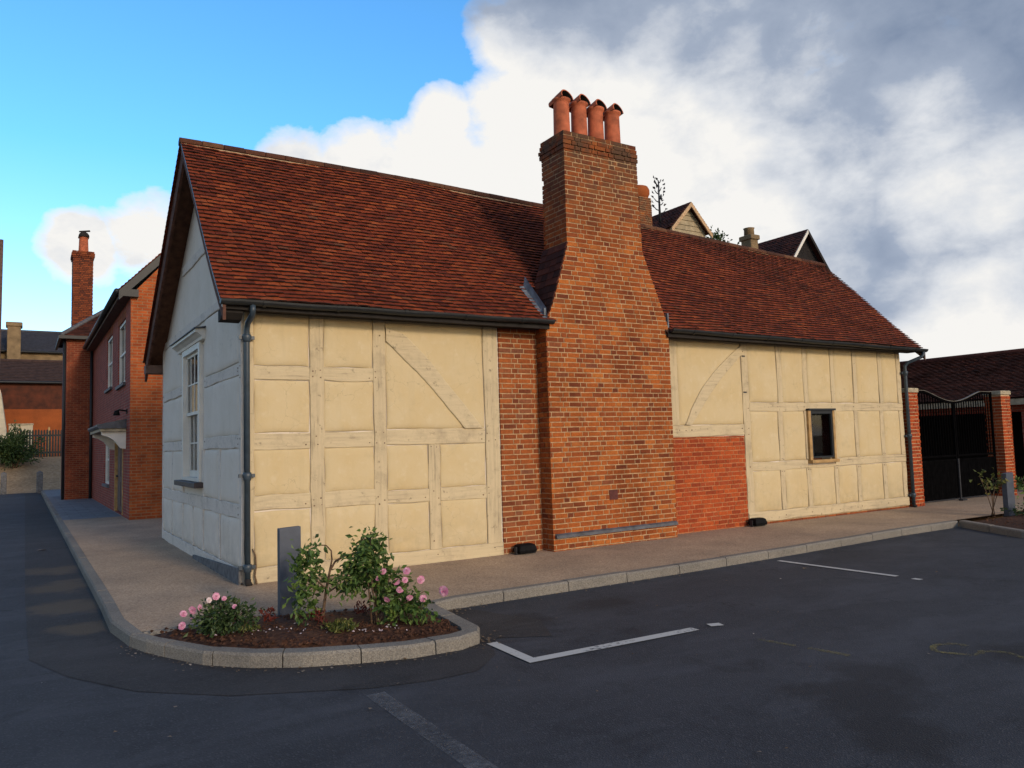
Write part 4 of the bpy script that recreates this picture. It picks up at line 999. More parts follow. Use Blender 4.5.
c2 = b.build('chimney', [M['brick_sooty'], M['soot_shade_black']], hs)
b = MB(); b.smooth = True; b.lathe((-.24, 26.75, 9.98), [(.19, 0), (.175, .35), (.165, .62), (.19, .66), (.18, .70), (.14, .70)], 16, False); p_ = b.build('chimney_pot', M['pot'], c2)
b = MB(); b.smooth = True; rings = []
for s in (-.22, .22): rings.append([(-.24+.2*math.cos(a), 26.75+s, 10.66+.2*math.sin(a)) for a in [math.pi*k/10 for k in range(11)]])
b.loft(rings); b.smooth = False; b.loft([[(-.42, 26.7, 10.88), (-.42, 26.8, 10.88), (-.40, 26.8, 10.92), (-.40, 26.7, 10.92)], [(.0, 26.7, 10.94), (.0, 26.8, 10.94), (-.02, 26.8, 10.99), (-.02, 26.7, 10.99)]])
b.tube([(-.24, 26.75, 10.8), (-.2, 26.75, 10.95)], .03, 6); b.build('cowl', M['soot_shade_black'], p_)

# ------------------------------------------------------------------ far end of the lane
def roofed(name, loc, label, x0, x1, y0, y1, z0, ze, zr, wm, rm, cat='building', hasgutter=True):
    t = thing(name, loc, label, cat)
    b = MB(); ym = (y0+y1)/2
    b.quad((x0, y0, z0), (x1, y0, z0), (x1, y0, ze), (x0, y0, ze)); b.quad((x0, y1, z0), (x1, y1, z0), (x1, y1, ze), (x0, y1, ze))
    for x in (x0, x1): b.add([(x, y0, z0), (x, y1, z0), (x, y1, ze), (x, ym, zr), (x, y0, ze)], [(0, 1, 2, 3, 4)])
    b.build('wall', wm, t)
    b = MB(); pr = lambda x, tt: (x, y0-.25+(ym-y0+.25)*tt, ze+(zr-ze)*tt+.05)
    tiles(b, pr, lambda t_: x0-.2, lambda t_: x1+.2, math.hypot(ym-y0, zr-ze), .22, .35, th=.025)
    b.loft([[(x, y0-.24, ze-.02), (x, ym, zr), (x, y1+.24, ze-.02), (x, ym, zr-.12)] for x in (x0-.2, x1+.2)])
    rf = b.build('roof', rm, t)
    b = MB(); b.smooth = True; b.tube([(x0-.2, ym, zr+.05), (x1+.2, ym, zr+.05)], .11, 8); b.build('ridge_tile', rm, rf)
    if hasgutter:
        b = MB(); b.smooth = True; b.tube([(x0-.2, y0-.32, ze-.02), (x1+.2, y0-.32, ze-.02)], .08, 8); b.build('gutter', M['gutter'], t)
    return t
fr = roofed('brick_range', (-4, 48, 1.5), 'long low red brick range with brown tiled roof across the far end of the lane', -16, 9, 48, 53, 1.2, 6.3, 7.85, M['far_brick'], M['far_tile'])
box('wall_band', M['brick_mid'], fr, -16, 9, 47.94, 48.0-.003, 1.2, 4.6)
fs = roofed('slate_roofed_house', (-4, 60, 1.5), 'tan walled house with dark slate roof rising behind the far brick range', -18, 8, 60, 67, 1.2, 9.6, 11.6, M['far_tan'], M['slate'])
b = MB(); b.bbox(-3.36, -2.5, 58.4, 59.6, 4, 11.55, .03); b.bbox(-3.46, -2.4, 58.3, 59.7, 11.3, 11.62, .04); b.build('chimney', M['far_tan'], fs)
b = MB(); b.bbox(-5.0, -3.78, 58.4, 59.6, 4, 11.7, .03); b.build('chimney', M['far_brick'], fs)
fp = thing('paling_fence', (-1.2, 44, 1.5), 'grey close-set paling fence in front of the far brick wall', 'fence')
b = MB(); x = -2.4
while x < 2.5:
    h = 3.12+random.uniform(-.03, .03); b.loft([[(x, 44, 1.45), (x+.10, 44, 1.45), (x+.10, 44.025, 1.45), (x, 44.025, 1.45)], [(x, 44, h), (x+.10, 44, h), (x+.10, 44.025, h), (x, 44.025, h)], [(x+.04, 44, h+.07), (x+.06, 44, h+.07), (x+.06, 44.025, h+.07), (x+.04, 44.025, h+.07)]]); x += .145
b.build('paling', M['fence'], fp)
b = MB(); b.box(-2.4, 2.5, 44.03, 44.08, 1.8, 1.9); b.box(-2.4, 2.5, 44.03, 44.08, 2.8, 2.9); b.build('fence_rail', M['fence'], fp)
for x in (-2.45, -1.0, .6, 2.4): box('fence_post', M['wood_tan'], fp, x, x+.1, 44.085, 44.19, 1.4, 3.35)
cw = thing('garden_wall', (-2.6, 46.5, 1.5), 'low cream rendered wall behind the shrub at the lane end', 'wall')
b = MB(); b.bbox(-3.0, -1.75, 46.4, 46.7, 1.4, 3.55, .02); b.build('wall', M['cream_wall'], cw); b = MB(); b.bbox(-3.04, -1.71, 46.36, 46.74, 3.55, 3.65, .02); b.build('coping', M['stone'], cw)
cb = thing('rendered_shed', (-5, 43, 1.5), 'pale cream shed with a steep sloping side cut by the left edge of view', 'shed')
b = MB(); b.loft([[(-8, y, 1.3), (-2.95, y, 1.3), (-3.08, y, 3.3), (-3.36, y, 5.35), (-3.55, y, 5.9), (-8, y, 5.9)] for y in (42.5, 45.5)]); b.build('wall', M['cream_wall'], cb)
b = MB(); b.loft([[(-8.1, y, 5.92), (-3.5, y, 5.92), (-3.7, y, 6.1), (-8.1, y, 6.5)] for y in (42.3, 45.7)]); b.build('roof', M['slate'], cb)
b = MB(); b.smooth = True; b.tube([(-3.36, 30.6, -.2), (-3.26, 30.6, 6), (-3.215, 30.6, 11.15)], [.13, .12, .10], 12)
o = b.build('telegraph_pole', M['wood_dark'], None, (-3.36, 30.6, -.15)); tag(o, 'tall dark pole standing at the extreme left beside the lane', 'pole')
def post_(x, y, h, w, label):
    b = MB(); b.bbox(x-w/2, x+w/2, y-w/2, y+w/2, -.16, h, .02); b.loft([[(x-w/2+.02, y-w/2+.02, h), (x+w/2-.02, y-w/2+.02, h), (x+w/2-.02, y+w/2-.02, h), (x-w/2+.02, y+w/2-.02, h)], [(x-.02, y-.02, h+.05), (x+.02, y-.02, h+.05), (x+.02, y+.02, h+.05), (x-.02, y+.02, h+.05)]])
    o = b.build('concrete_post', M['concrete_post'], None, (x, y, 0)); tag(o, label, 'post', 'stub posts across the lane end')
post_(-1.56, 33.6, .88, .26, 'short grey stub post at the end of the left kerb'); post_(-3.0, 34.4, .88, .24, 'short grey stub post out in the lane end by the left frame edge')

# ------------------------------------------------------------------ foliage helpers
def leaf(b, p, d, s, w=.5, fold=.25):
    d = d.normalized(); side = d.cross(Vector((random.gauss(0, 1), random.gauss(0, 1), random.gauss(0, 1)))).normalized(); n = d.cross(side)
    m = p+d*s*.5
    a, t = p, p+d*s-n*s*.12
    l, r_ = m+side*s*w*.5+n*s*fold*.5, m-side*s*w*.5+n*s*fold*.5
    b.add([a, l, t, r_], [(0, 1, 2), (0, 2, 3)])
def rv(): return Vector((random.gauss(0, 1), random.gauss(0, 1), random.gauss(0, 1)))
def clump(b, c, rx, ry, rz, n, s, sprays=14):
    """leaves held on short sprays so that the outline is uneven and gappy"""
    c = Vector(c)
    for _ in range(sprays):
        d = rv().normalized(); d = Vector((d.x, d.y, d.z*.9+.15)); e = c+Vector((d.x*rx, d.y*ry, d.z*rz))*random.uniform(.55, 1.12)
        s0 = c+Vector((d.x*rx, d.y*ry, d.z*rz))*random.uniform(0, .35)
        for k in range(n//sprays):
            t = random.random(); p = s0.lerp(e, t)+rv()*s*.75; leaf(b, p, (e-s0)*.8+rv()*.35*(e-s0).length+Vector((0, 0, -.02)), s*random.uniform(.6, 1.25))
def rose(name, p, r, m, parent):
    b = MB(); p = Vector(p); ax = (Vector((CX, CY, CZ+1.5))-p).normalized()+rv()*.45; ax.normalize(); a = ax.orthogonal().normalized(); c = ax.cross(a)
    for ring, (n, rr, lift, tilt) in enumerate(((6, 1.0, .0, .25), (5, .75, .12, .6), (4, .5, .22, .9), (3, .28, .3, 1.2))):
        for k in range(n):
            t = 2*math.pi*(k+.3*ring+random.uniform(-.1, .1))/n; d = a*math.cos(t)+c*math.sin(t); sd = ax.cross(d)
            o_ = p+ax*r*lift; tip = o_+d*r*rr*math.cos(tilt*.6)+ax*r*.5*math.sin(tilt); mid = o_+d*r*rr*.6*math.cos(tilt*.6)+ax*r*.32*math.sin(tilt); w = r*rr*.62
            b.add([o_, mid+sd*w, tip+sd*w*.45, tip-sd*w*.45, mid-sd*w], [(0, 1, 2, 3, 4)])
    return b.build(name, m, parent)
def stems(b, base, tips, r0=.008):
    for t in tips:
        base_ = Vector(base)+Vector((random.uniform(-.05, .05), random.uniform(-.05, .05), 0)); t = Vector(t); m = base_.lerp(t, .5)+Vector((random.uniform(-.04, .04), random.uniform(-.04, .04), .04))
        b.tube([base_, m, t], [r0, r0*.8, r0*.5], 6)
# shrub at the lane end
def shrub(name, c, rx, ry, rz, n, s, m, label, cat='shrub', trunks=5):
    t = thing(name, (c[0], c[1], c[2]), label, cat)
    b = MB(); b.smooth = True
    for _ in range(trunks):
        b.tube([(c[0]+random.uniform(-.1, .1), c[1], c[2]-.1), (c[0]+random.uniform(-.5, .5)*rx, c[1]+random.uniform(-.4, .4)*ry, c[2]+rz)], [.05*rx, .025*rx], 6)
    b.build('stem', M['bark'], t)
    b = MB(); clump(b, (c[0], c[1], c[2]+rz*.95), rx, ry, rz, n, s, 60); b.build('foliage', m, t); return t
shrub('leafy_shrub', (-2.75, 39.5, .85), 1.4, 1.1, 1.15, 4600, .17, M['leaf_dark'], 'dark green rounded shrub on the bank at the lane end')

# ------------------------------------------------------------------ planting bed: sapling, roses, small plants
sp = thing('young_tree', (.03, -2.84, .03), 'young leafy sapling with a bent forked stem in the kerbed bed', 'tree')
b = MB(); b.smooth = True
def RD(px, dz, fwd=0): return (.03+px*.848+fwd*.53, -2.84-px*.53+fwd*.848, dz)     # px: metres to the right seen from the pavement
b.tube([RD(0, .02), RD(.01, .16), RD(.035, .33), RD(.07, .50), RD(.12, .585)], [.017, .014, .013, .011, .009], 8)
b.tube([RD(.12, .585), RD(.2, .63), RD(.31, .655), RD(.42, .63)], [.010, .009, .008, .006], 8)
b.tube([RD(.07, .50), RD(.09, .60), RD(.085, .68), RD(.04, .73), RD(-.03, .735), RD(-.11, .70), RD(-.15, .64)], [.010, .008, .007, .006, .005, .004, .003], 8)
b.tube([RD(.04, .34), RD(-.05, .42), RD(-.14, .47)], [.008, .006, .004], 7); b.tube([RD(.03, .30), RD(.16, .38), RD(.3, .42)], [.009, .007, .005], 7)
b.build('trunk', M['bark'], sp)
b = MB()
for c, rx, rz, n, k in (((-.10, .66), .075, .10, 90, 10), ((-.14, .52), .095, .13, 150, 14), ((-.14, .34), .10, .13, 150, 14), ((-.15, .18), .08, .10, 90, 10), ((-.04, .40), .09, .07, 60, 8), ((.20, .40), .10, .07, 90, 10), ((.30, .42), .11, .09, 130, 12)):
    clump(b, RD(c[0], c[1]), rx, rx, rz, n, .068, k)
b.build('crown', M['leaf'], sp)
rb = thing('rose_bush', RD(.42, .03, -.05), 'tall leafy rose bush with pale pink blooms at the right end of the bed', 'rose bush', 'rose bushes in the kerbed bed')
b = MB(); b.smooth = True; bs = RD(.46, .03, -.05)
stems(b, bs, [RD(.36, .78), RD(.44, .84), RD(.52, .62), RD(.62, .45), RD(.70, .36), RD(.80, .4), RD(.92, .3), RD(.6, .6)]); b.build('stem', M['bark'], rb)
b = MB()
for c, rx, rz, n, k in (((.42, .73), .10, .11, 150, 12), ((.36, .62), .13, .12, 230, 16), ((.48, .56), .13, .14, 240, 16), ((.30, .47), .12, .09, 150, 12), ((.52, .42), .14, .13, 260, 18), ((.56, .27), .13, .13, 220, 16), ((.72, .20), .18, .13, 330, 20), ((.86, .14), .12, .10, 150, 12), ((.72, .36), .08, .13, 70, 8), ((.62, .12), .12, .08, 140, 10)):
    clump(b, RD(c[0], c[1], random.uniform(-.06, .04)), rx, rx, rz, n, .064, k)
b.build('foliage', M['leaf'], rb)
for px, dz, r in ((.57, .50, .028), (.52, .44, .024), (.78, .50, .034), (.90, .42, .036), (.68, .40, .032), (.71, .33, .034), (.60, .26, .032), (.80, .27, .030), (.92, .26, .032), (1.10, .31, .048), (.76, .42, .028)):
    rose('bloom', RD(px, dz, random.uniform(-.14, -.06)), r, M['petal'], rb)
lb = thing('rose_bush', RD(-.84, .03, -.2), 'low spreading rose bush with pink blooms at the left tip of the bed', 'rose bush', 'rose bushes in the kerbed bed')
def RL(px, dz, fwd=0): return RD(-.84+px, dz, -.2+fwd)
b = MB(); b.smooth = True; stems(b, RL(.05, .02), [RL(-.2, .22), RL(-.1, .3), RL(0, .34), RL(.12, .26), RL(.2, .2), RL(.3, .12)]); b.build('stem', M['bark'], lb)
b = MB()
for c, rx, rz, n, k in (((.0, .16), .20, .14, 480, 22), ((.16, .14), .17, .12, 320, 16), ((-.12, .11), .12, .09, 180, 12), ((.02, .27), .08, .07, 80, 8)):
    clump(b, RL(c[0], c[1], random.uniform(-.05, .05)), rx, rx, rz, n, .05, k)
b.build('foliage', M['leaf_dark'], lb)
for i, (px, dz, r) in enumerate(((-.20, .25, .036), (-.14, .27, .026), (-.28, .22, .032), (-.29, .12, .034), (-.08, .19, .026), (.0, .36, .032), (-.06, .33, .024), (.07, .34, .022), (.16, .27, .022), (-.21, .17, .022))):
    rose('bloom', RL(px, dz, -.1), r, M['petal'] if i not in (4, 6) else M['petal_pale'], lb)
def small_plant(name, c, n, s, r, h, m, label):
    b = MB(); c = Vector(c)
    for _ in range(n):
        d = Vector((random.gauss(0, 1), random.gauss(0, 1), abs(random.gauss(0, 1))+.25)); p = c+Vector((random.uniform(-r, r), random.uniform(-r, r), random.uniform(0, h))); leaf(b, p, d, s*random.uniform(.6, 1.2), .4)
    o = b.build(name, m, None, c); return tag(o, label, 'plant')
small_plant('bedding_plant', RD(-.02, .05, -.02), 60, .05, .05, .09, M['leaf_red'], 'small red-leaved plant at the foot of the sapling')
small_plant('bedding_plant', RD(.22, .04, -.28), 240, .05, .11, .05, M['leaf_yel'], 'low yellow-green tuft near the front kerb of the bed')
small_plant('bedding_plant', RD(-.50, .05, .05), 40, .06, .06, .10, M['leaf_red'], 'small russet-leaved plant right of the low rose bush')
small_plant('bedding_plant', RD(.30, .05, .30), 50, .045, .08, .09, M['leaf_red'], 'small red plant behind the sapling near the back of the bed')
small_plant('bedding_plant', RD(-.56, .05, -.28), 70, .04, .10, .04, M['leaf_yel'], 'sparse yellowing plant in front of the low rose bush')
b = MB()
for _ in range(70):
    p = Vector(RD(random.gauss(-.55, .25), .045, random.gauss(-.2, .1))) if random.random() < .6 else Vector(RD(random.gauss(.45, .2), .05, random.gauss(-.35, .08))); r = random.uniform(.006, .014); a = random.random()*6
    b.quad(*[(p.x+r*math.cos(a+k*1.57), p.y+r*math.sin(a+k*1.57), p.z+random.uniform(0, .015)) for k in range(4)])
tag(b.build('fallen_petals', M['petal_pale']), 'pale petals scattered on the bark soil under the rose bushes', 'petals', kind='stuff')

# ------------------------------------------------------------------ bollards, boxes on the pavement
bo1 = thing('bollard', (-.07, -2.12, 0), 'flat slate-blue metal bollard standing at the back of the rose bed', 'bollard', 'slate blue bollards')
b = MB(); b.loft([[(-.165, -2.17, -.05), (.045, -2.17, -.05), (.045, -2.09, -.05), (-.165, -2.09, -.05)], [(-.165, -2.17, .842), (.045, -2.17, .852), (.045, -2.09, .852), (-.165, -2.09, .842)]])
b.build('post', M['bollard'], bo1, bevel=.006)
b = MB(); b.box(-.175, .055, -2.18, -2.08, -.01, .012); b.build('base_plate', M['iron'], bo1)
bo2 = copy_thing(bo1, (13.17, -2.28, 0), 'grey metal bollard among leaves in the right-hand bed by the gate', 'slate blue bollards')
bo2.scale = (1.2, 1.2, .93)
def floodlight(x, y, rz, label):
    t = thing('floodlight', (x, y, 0), label, 'floodlight', 'black floodlights along the wall foot')
    b = MB(); b.loft([[(x-.14, y-.09, .02), (x+.14, y-.09, .02), (x+.14, y+.09, .02), (x-.14, y+.09, .02)], [(x-.15, y-.10, .06), (x+.15, y-.10, .06), (x+.15, y+.10, .06), (x-.15, y+.10, .06)], [(x-.13, y-.08, .13), (x+.13, y-.08, .13), (x+.13, y+.08, .13), (x-.13, y+.08, .13)], [(x-.10, y-.05, .145), (x+.10, y-.05, .145), (x+.10, y+.05, .145), (x-.10, y+.05, .145)]])
    b.build('housing', M['black'], t, bevel=.008)
    b = MB(); b.box(x-.165, x-.152, y-.03, y+.03, 0, .11); b.box(x+.152, x+.165, y-.03, y+.03, 0, .11); b.box(x-.16, x+.16, y-.025, y+.025, 0, .01); b.build('bracket', M['iron'], t)
    return t
floodlight(3.92, -.16, 0, 'black box floodlight lying at the foot of the brick strip left of the chimney'); floodlight(8.86, -.15, 0, 'black box floodlight lying where the bright red brick meets the cream studwork')

# ------------------------------------------------------------------ gate, pillars, cart shed on the right
def pillar(x0, x1, y0, y1, h, label):
    t = thing('gate_pillar', ((x0+x1)/2, (y0+y1)/2, 0), label, 'gate pillar', 'brick gate pillars')
    b = MB(); b.cur = 1; b.box(x0+.01, x1-.01, y0+.01, y1-.01, -.05, h); b.cur = 0
    bricks_face(b, 'x', y0, lambda z: (x0, x1), 0, h, -1); bricks_face(b, 'y', x0, lambda z: (y0+.06, y1), 0, h, -1, phase=1); bricks_face(b, 'y', x1, lambda z: (y0+.06, y1), 0, h, 1, phase=1)
    b.build('shaft', [M['brick_new'], M['mortar_pale']], t)
    b = MB(); b.bbox(x0-.02, x1+.02, y0-.02, y1+.02, h+.002, h+.10, .012); b.build('capstone', M['stone'], t)
pillar(13.86, 14.25, -.06, .36, 2.44, 'brick gate pillar with stone cap beside the cottage downpipe')
pillar(17.66, 18.09, -.10, .30, 2.42, 'brick gate pillar with stone cap behind the right-hand bollard')
gt = thing('double_gate', (15.95, .12, 0), 'pair of black metal gates with a dipped curved top between brick pillars', 'gate')
def topz(x):
    s = (x-14.25)/(17.66-14.25)
    if s < .15 or s > .72+.13: return 2.50
    c = (s-.15)/(.70); return 2.50-.235*math.sin(math.pi*c)**1.3
for xa, xb in ((14.27, 15.945), (15.965, 17.64)):
    b = MB(); n = 20; rings = []
    for k in range(n+1):
        x = xa+(xb-xa)*k/n; z = topz(x); rings.append([(x, .10, z-.05), (x, .10, z), (x, .14, z), (x, .14, z-.05)])
    b.loft(rings)
    for x in (xa, xb-.045): b.box(x, x+.045, .10, .14, .06, topz(x+.02)-.05)
    for z in (.06, .90, 1.0): b.box(xa+.045, xb-.045, .102, .138, z, z+.045)
    lf = b.build('gate_leaf', M['gate'], gt)
    b = MB(); x = xa+.12
    while x < xb-.1: b.box(x, x+.018, .111, .129, 1.045, topz(x)-.05); x += .105
    b.build('bar', M['gate'], lf)
    b = MB(); x = xa+.045
    while x < xb-.06: b.box(x, min(x+.095, xb-.046), .112, .128, .105, .90); x += .10
    b.build('lower_panel', M['gate'], lf)
    b = MB(); rings = []
    for k in range(n+1):
        x = xa+(xb-xa)*k/n; z = topz(x); rings.append([(x, .095, z+.002), (x, .095, z+.014), (x, .145, z+.014), (x, .145, z+.002)])
    b.loft(rings); b.build('top_edge', M['gate_top'], lf)
b = MB(); b.box(15.93, 15.975, .075, .098, .02, .95); b.box(15.86, 16.05, .0, .098, .0, .03); b.build('drop_bolt', M['iron'], gt)
bn = thing('cart_shed', (22, 4, 0), 'long low brick shed with big dark tiled roof and open bays behind the gate', 'shed')
BX, BE, BR, BRX = 20.4, 2.36, 4.05, 25.0
bays = [(-6.6, -3.1, .0, 2.05), (-2.85, .5, .0, 2.05), (.75, 4.1, .0, 2.05), (4.35, 7.7, .0, 2.05), (7.95, 11.4, .0, 2.05), (11.65, 15.6, .0, 2.05)]
b = MB(); wall_sheet(b, 'x', BX, (-7, 16, -.1, BE), bays, .3); b.build('wall', M['brickp_y'], bn)
b = MB(); b.add([(BX, -7, -.1), (29.6, -7, -.1), (29.6, -7, BE), (BRX, -7, BR-.1), (BX, -7, BE)], [(0, 1, 2, 3, 4)]); b.add([(BX, 16, -.1), (29.6, 16, -.1), (29.6, 16, BE), (BRX, 16, BR-.1), (BX, 16, BE)], [(0, 1, 2, 3, 4)]); b.quad((29.6, -7, -.1), (29.6, 16, -.1), (29.6, 16, BE), (29.6, -7, BE)); b.build('end_wall', M['brick_x'], bn)
b = MB(); b.quad((24, -6.9, -.05), (24, 15.9, -.05), (24, 15.9, 2.3), (24, -6.9, 2.3)); b.quad((BX+.31, -6.9, .004), (24, -6.9, .004), (24, 15.9, .004), (BX+.31, 15.9, .004)); b.build('bay_lining', M['inside'], bn)
broof = lambda y, t: (20.0+(BRX-20.0)*t, y, BE+.06+(BR-BE-.06)*t)
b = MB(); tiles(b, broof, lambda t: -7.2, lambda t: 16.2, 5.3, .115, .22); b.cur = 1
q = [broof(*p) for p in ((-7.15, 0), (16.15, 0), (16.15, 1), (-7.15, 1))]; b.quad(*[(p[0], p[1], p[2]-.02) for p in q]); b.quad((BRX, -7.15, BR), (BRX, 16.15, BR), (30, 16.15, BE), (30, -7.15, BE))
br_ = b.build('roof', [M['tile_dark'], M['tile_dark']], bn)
b = MB(); b.smooth = True; b.tube([(BRX, -7.2, BR+.0), (BRX, 16.2, BR+.0)], .12, 8); b.build('ridge_tile', M['tile_dark'], br_)
b = MB(); b.box(20.02, 20.06, -7.1, 16.1, BE-.13, BE+.03); b.build('fascia', M['stone'], bn)
# leaves round the right-hand bed
for c, n, m, lab in ((RD(0, 0), 0, None, None),): pass
def leafy(c, n, s, rx, rz, m, label):
    t = thing('leafy_plant', (c[0], c[1], 0), label, 'plant'); b = MB(); b.smooth = True
    stems(b, (c[0], c[1], .0), [(c[0]+random.uniform(-rx, rx), c[1]+random.uniform(-rx, rx)*.6, c[2]+random.uniform(0, rz)) for _ in range(5)]); b.build('stem', M['bark'], t)
    b = MB(); clump(b, c, rx, rx*.7, rz, n, s, 14); b.build('foliage', m, t)
leafy((12.98, -2.1, .64), 90, .10, .30, .16, M['leaf_yel'], 'straggly yellow-green plant sprouting left of the grey bollard by the gate')
leafy((13.75, -2.35, .55), 120, .10, .34, .2, M['leaf'], 'leafy plant at the right frame edge beside the grey bollard')
leafy((13.3, -2.75, .09), 260, .09, .7, .12, M['leaf_dark'], 'low dark ground plant at the foot of the grey bollard')

# ------------------------------------------------------------------ gabled house showing above the cottage ridge
bh = thing('gabled_house', (19, 12, 0), 'big tiled house behind the cottage with two gables poking above its ridge', 'house')
b = MB(); b.quad((12.6, 9, -.1), (24.9, 9, -.1), (24.9, 9, 6), (12.6, 9, 6)); b.quad((12.6, 17, -.1), (24.9, 17, -.1), (24.9, 17, 6), (12.6, 17, 6))
for x in (12.6, 24.9): b.add([(x, 9, -.1), (x, 17, -.1), (x, 17, 6), (x, 13, 7.6), (x, 9, 6)], [(0, 1, 2, 3, 4)])
b.build('wall', M['far_tan'], bh)
b = MB(); b.loft([[(x, 8.7, 5.95), (x, 13, 7.75), (x, 17.3, 5.95), (x, 13, 7.55)] for x in (12.4, 25.1)]); b.build('roof', M['tile_dark'], bh)
def gable(xa, za, half, slope, y0, y1, wm, boards, vm, name, dark_verge):
    b = MB(); h = half*slope
    b.add([(xa-half, y0, za-h), (xa+half, y0, za-h), (xa, y0, za)], [(0, 1, 2)]); b.quad((xa-half, y0, 4), (xa+half, y0, 4), (xa+half, y0, za-h), (xa-half, y0, za-h))
    for s in (-1, 1): b.quad((xa+s*half, y0, 4), (xa+s*half, y1, 4), (xa+s*half, y1, za-h), (xa+s*half, y0, za-h))
    g_ = b.build(name, wm, bh)
    if boards:
        b = MB(); z = za-h-1.2
        while z < za-.12:
            hw = half if z < za-h else (za-z)/slope
            hw2 = half if z+.15 < za-h else max(.01, (za-z-.15)/slope)
            b.loft([[(xa-hw, y0-.035, z), (xa+hw, y0-.035, z), (xa+hw, y0-.004, z), (xa-hw, y0-.004, z)], [(xa-hw2, y0-.012, z+.16), (xa+hw2, y0-.012, z+.16), (xa+hw2, y0-.002, z+.16), (xa-hw2, y0-.002, z+.16)]]); z += .17
        b.build('weatherboard', M['weatherboard'], g_)
    for s in (-1, 1):
        b = MB(); L = half*1.12; P = (lambda u, t, s=s: (xa+s*L*(1-t), u, za+.06-L*slope*(1-t)))
        tiles(b, P, lambda t: y0-.22, lambda t: y1, math.hypot(L, L*slope), .11, .2); b.cur = 1
        q = [P(*p) for p in ((y0-.2, 0), (y1, 0), (y1, 1), (y0-.2, 1))]; b.quad(*[(p[0], p[1], p[2]-.02) for p in q])
        b.build('gable_roof', [M['tile_dark'], M['tile_dark']], g_)
        b = MB(); L2 = half*1.14
        b.loft([[(xa+s*L2*(1-t), y, za+.05-L2*slope*(1-t)-d_) for y, d_ in ((y0-.25, 0), (y0-.21, 0), (y0-.21, .16), (y0-.25, .16))] for t in (0, 1)])
        b.build('bargeboard', vm if (s < 0 or not dark_verge) else M['soot_shade_black'], g_)
    return g_
gable(16.68, 9.46, .82, 1.05, 9.0, 13, M['weatherboard'], True, M['mortar_pale'], 'gable', False)
gable(22.72, 9.26, 1.25, 1.25, 9.0, 13.5, M['inside'], False, M['white'], 'gable', True)
b = MB(); b.cur = 1; b.box(14.86, 15.37, 9.3, 10.0, 5, 9.6); b.cur = 0; bricks_face(b, 'x', 9.29, lambda z: (14.85, 15.38), 7.5, 9.6, -1); bricks_face(b, 'y', 14.85, lambda z: (9.32, 10), 7.5, 9.45, -1, phase=1)
b.build('chimney', [M['brick_old'], M['mortar']], bh)
b = MB(); b.smooth = True; b.lathe((15.1, 9.62, 9.58), [(.30, 0), (.34, .10), (.38, .18), (.38, .32), (.33, .42), (.22, .46)], 18); b.build('chimney_cap', M['brick_mid'], bh)
b = MB(); b.smooth = True; b.lathe((14.72, 9.8, 9.55), [(.13, 0), (.12, .9), (.15, .95), (.14, 1.0), (.1, 1.0)], 14); b.build('chimney_pot', M['pot'], bh)
b = MB(); b.bbox(21.22, 21.62, 10.2, 10.7, 6.5, 9.22, .02); b.bbox(21.17, 21.67, 10.14, 10.76, 9.12, 9.3, .02); b.smooth = True; b.lathe((21.42, 10.45, 9.3), [(.2, 0), (.19, .25), (.22, .3), (.15, .32)], 12); b.build('chimney', M['far_tan'], bh)
# wrought finial with leaves
fi = MB(); fi.smooth = True; fx, fy, fz = 16.02, 9.6, 8.95
fi.tube([(fx, fy, fz), (fx, fy, fz+1.45)], [.045, .02], 8)
for k in range(12):
    z = fz+.3+.095*k; a = k*2.2; L = .26-.012*k
    fi.tube([(fx, fy, z), (fx+L*.6*math.cos(a), fy+L*.3*math.sin(a), z+.05), (fx+L*math.cos(a), fy+L*.5*math.sin(a), z+.14)], [.02, .018, .012], 6)
fi.smooth = False
for k in range(22):
    z = fz+.35+.05*k; a = k*2.2; L = .25-.005*k; leaf(fi, Vector((fx+L*math.cos(a), fy+L*.5*math.sin(a), z+.1)), Vector((math.cos(a), 0, .7)), .16, .6)
fi.build('finial', M['iron'], bh)
tr = thing('garden_tree', (29.5, 20.2, 0), 'distant dark tree whose top just shows over the tiled ridge', 'tree')
b = MB(); b.smooth = True; b.tube([(29.5, 20.2, -.1), (29.6, 20.3, 5), (29.8, 20.2, 11.5)], [.28, .2, .05], 10); b.build('trunk', M['bark'], tr)
b = MB()
for c, r in (((29.5, 20.2, 11.2), 1.5), ((30.6, 20.4, 10.7), 1.5), ((28.8, 20, 10), 1.6), ((29.9, 20, 12.1), .8)): clump(b, c, r, r, r, 600, .2, 30)
b.build('crown', M['leaf_dark'], tr)

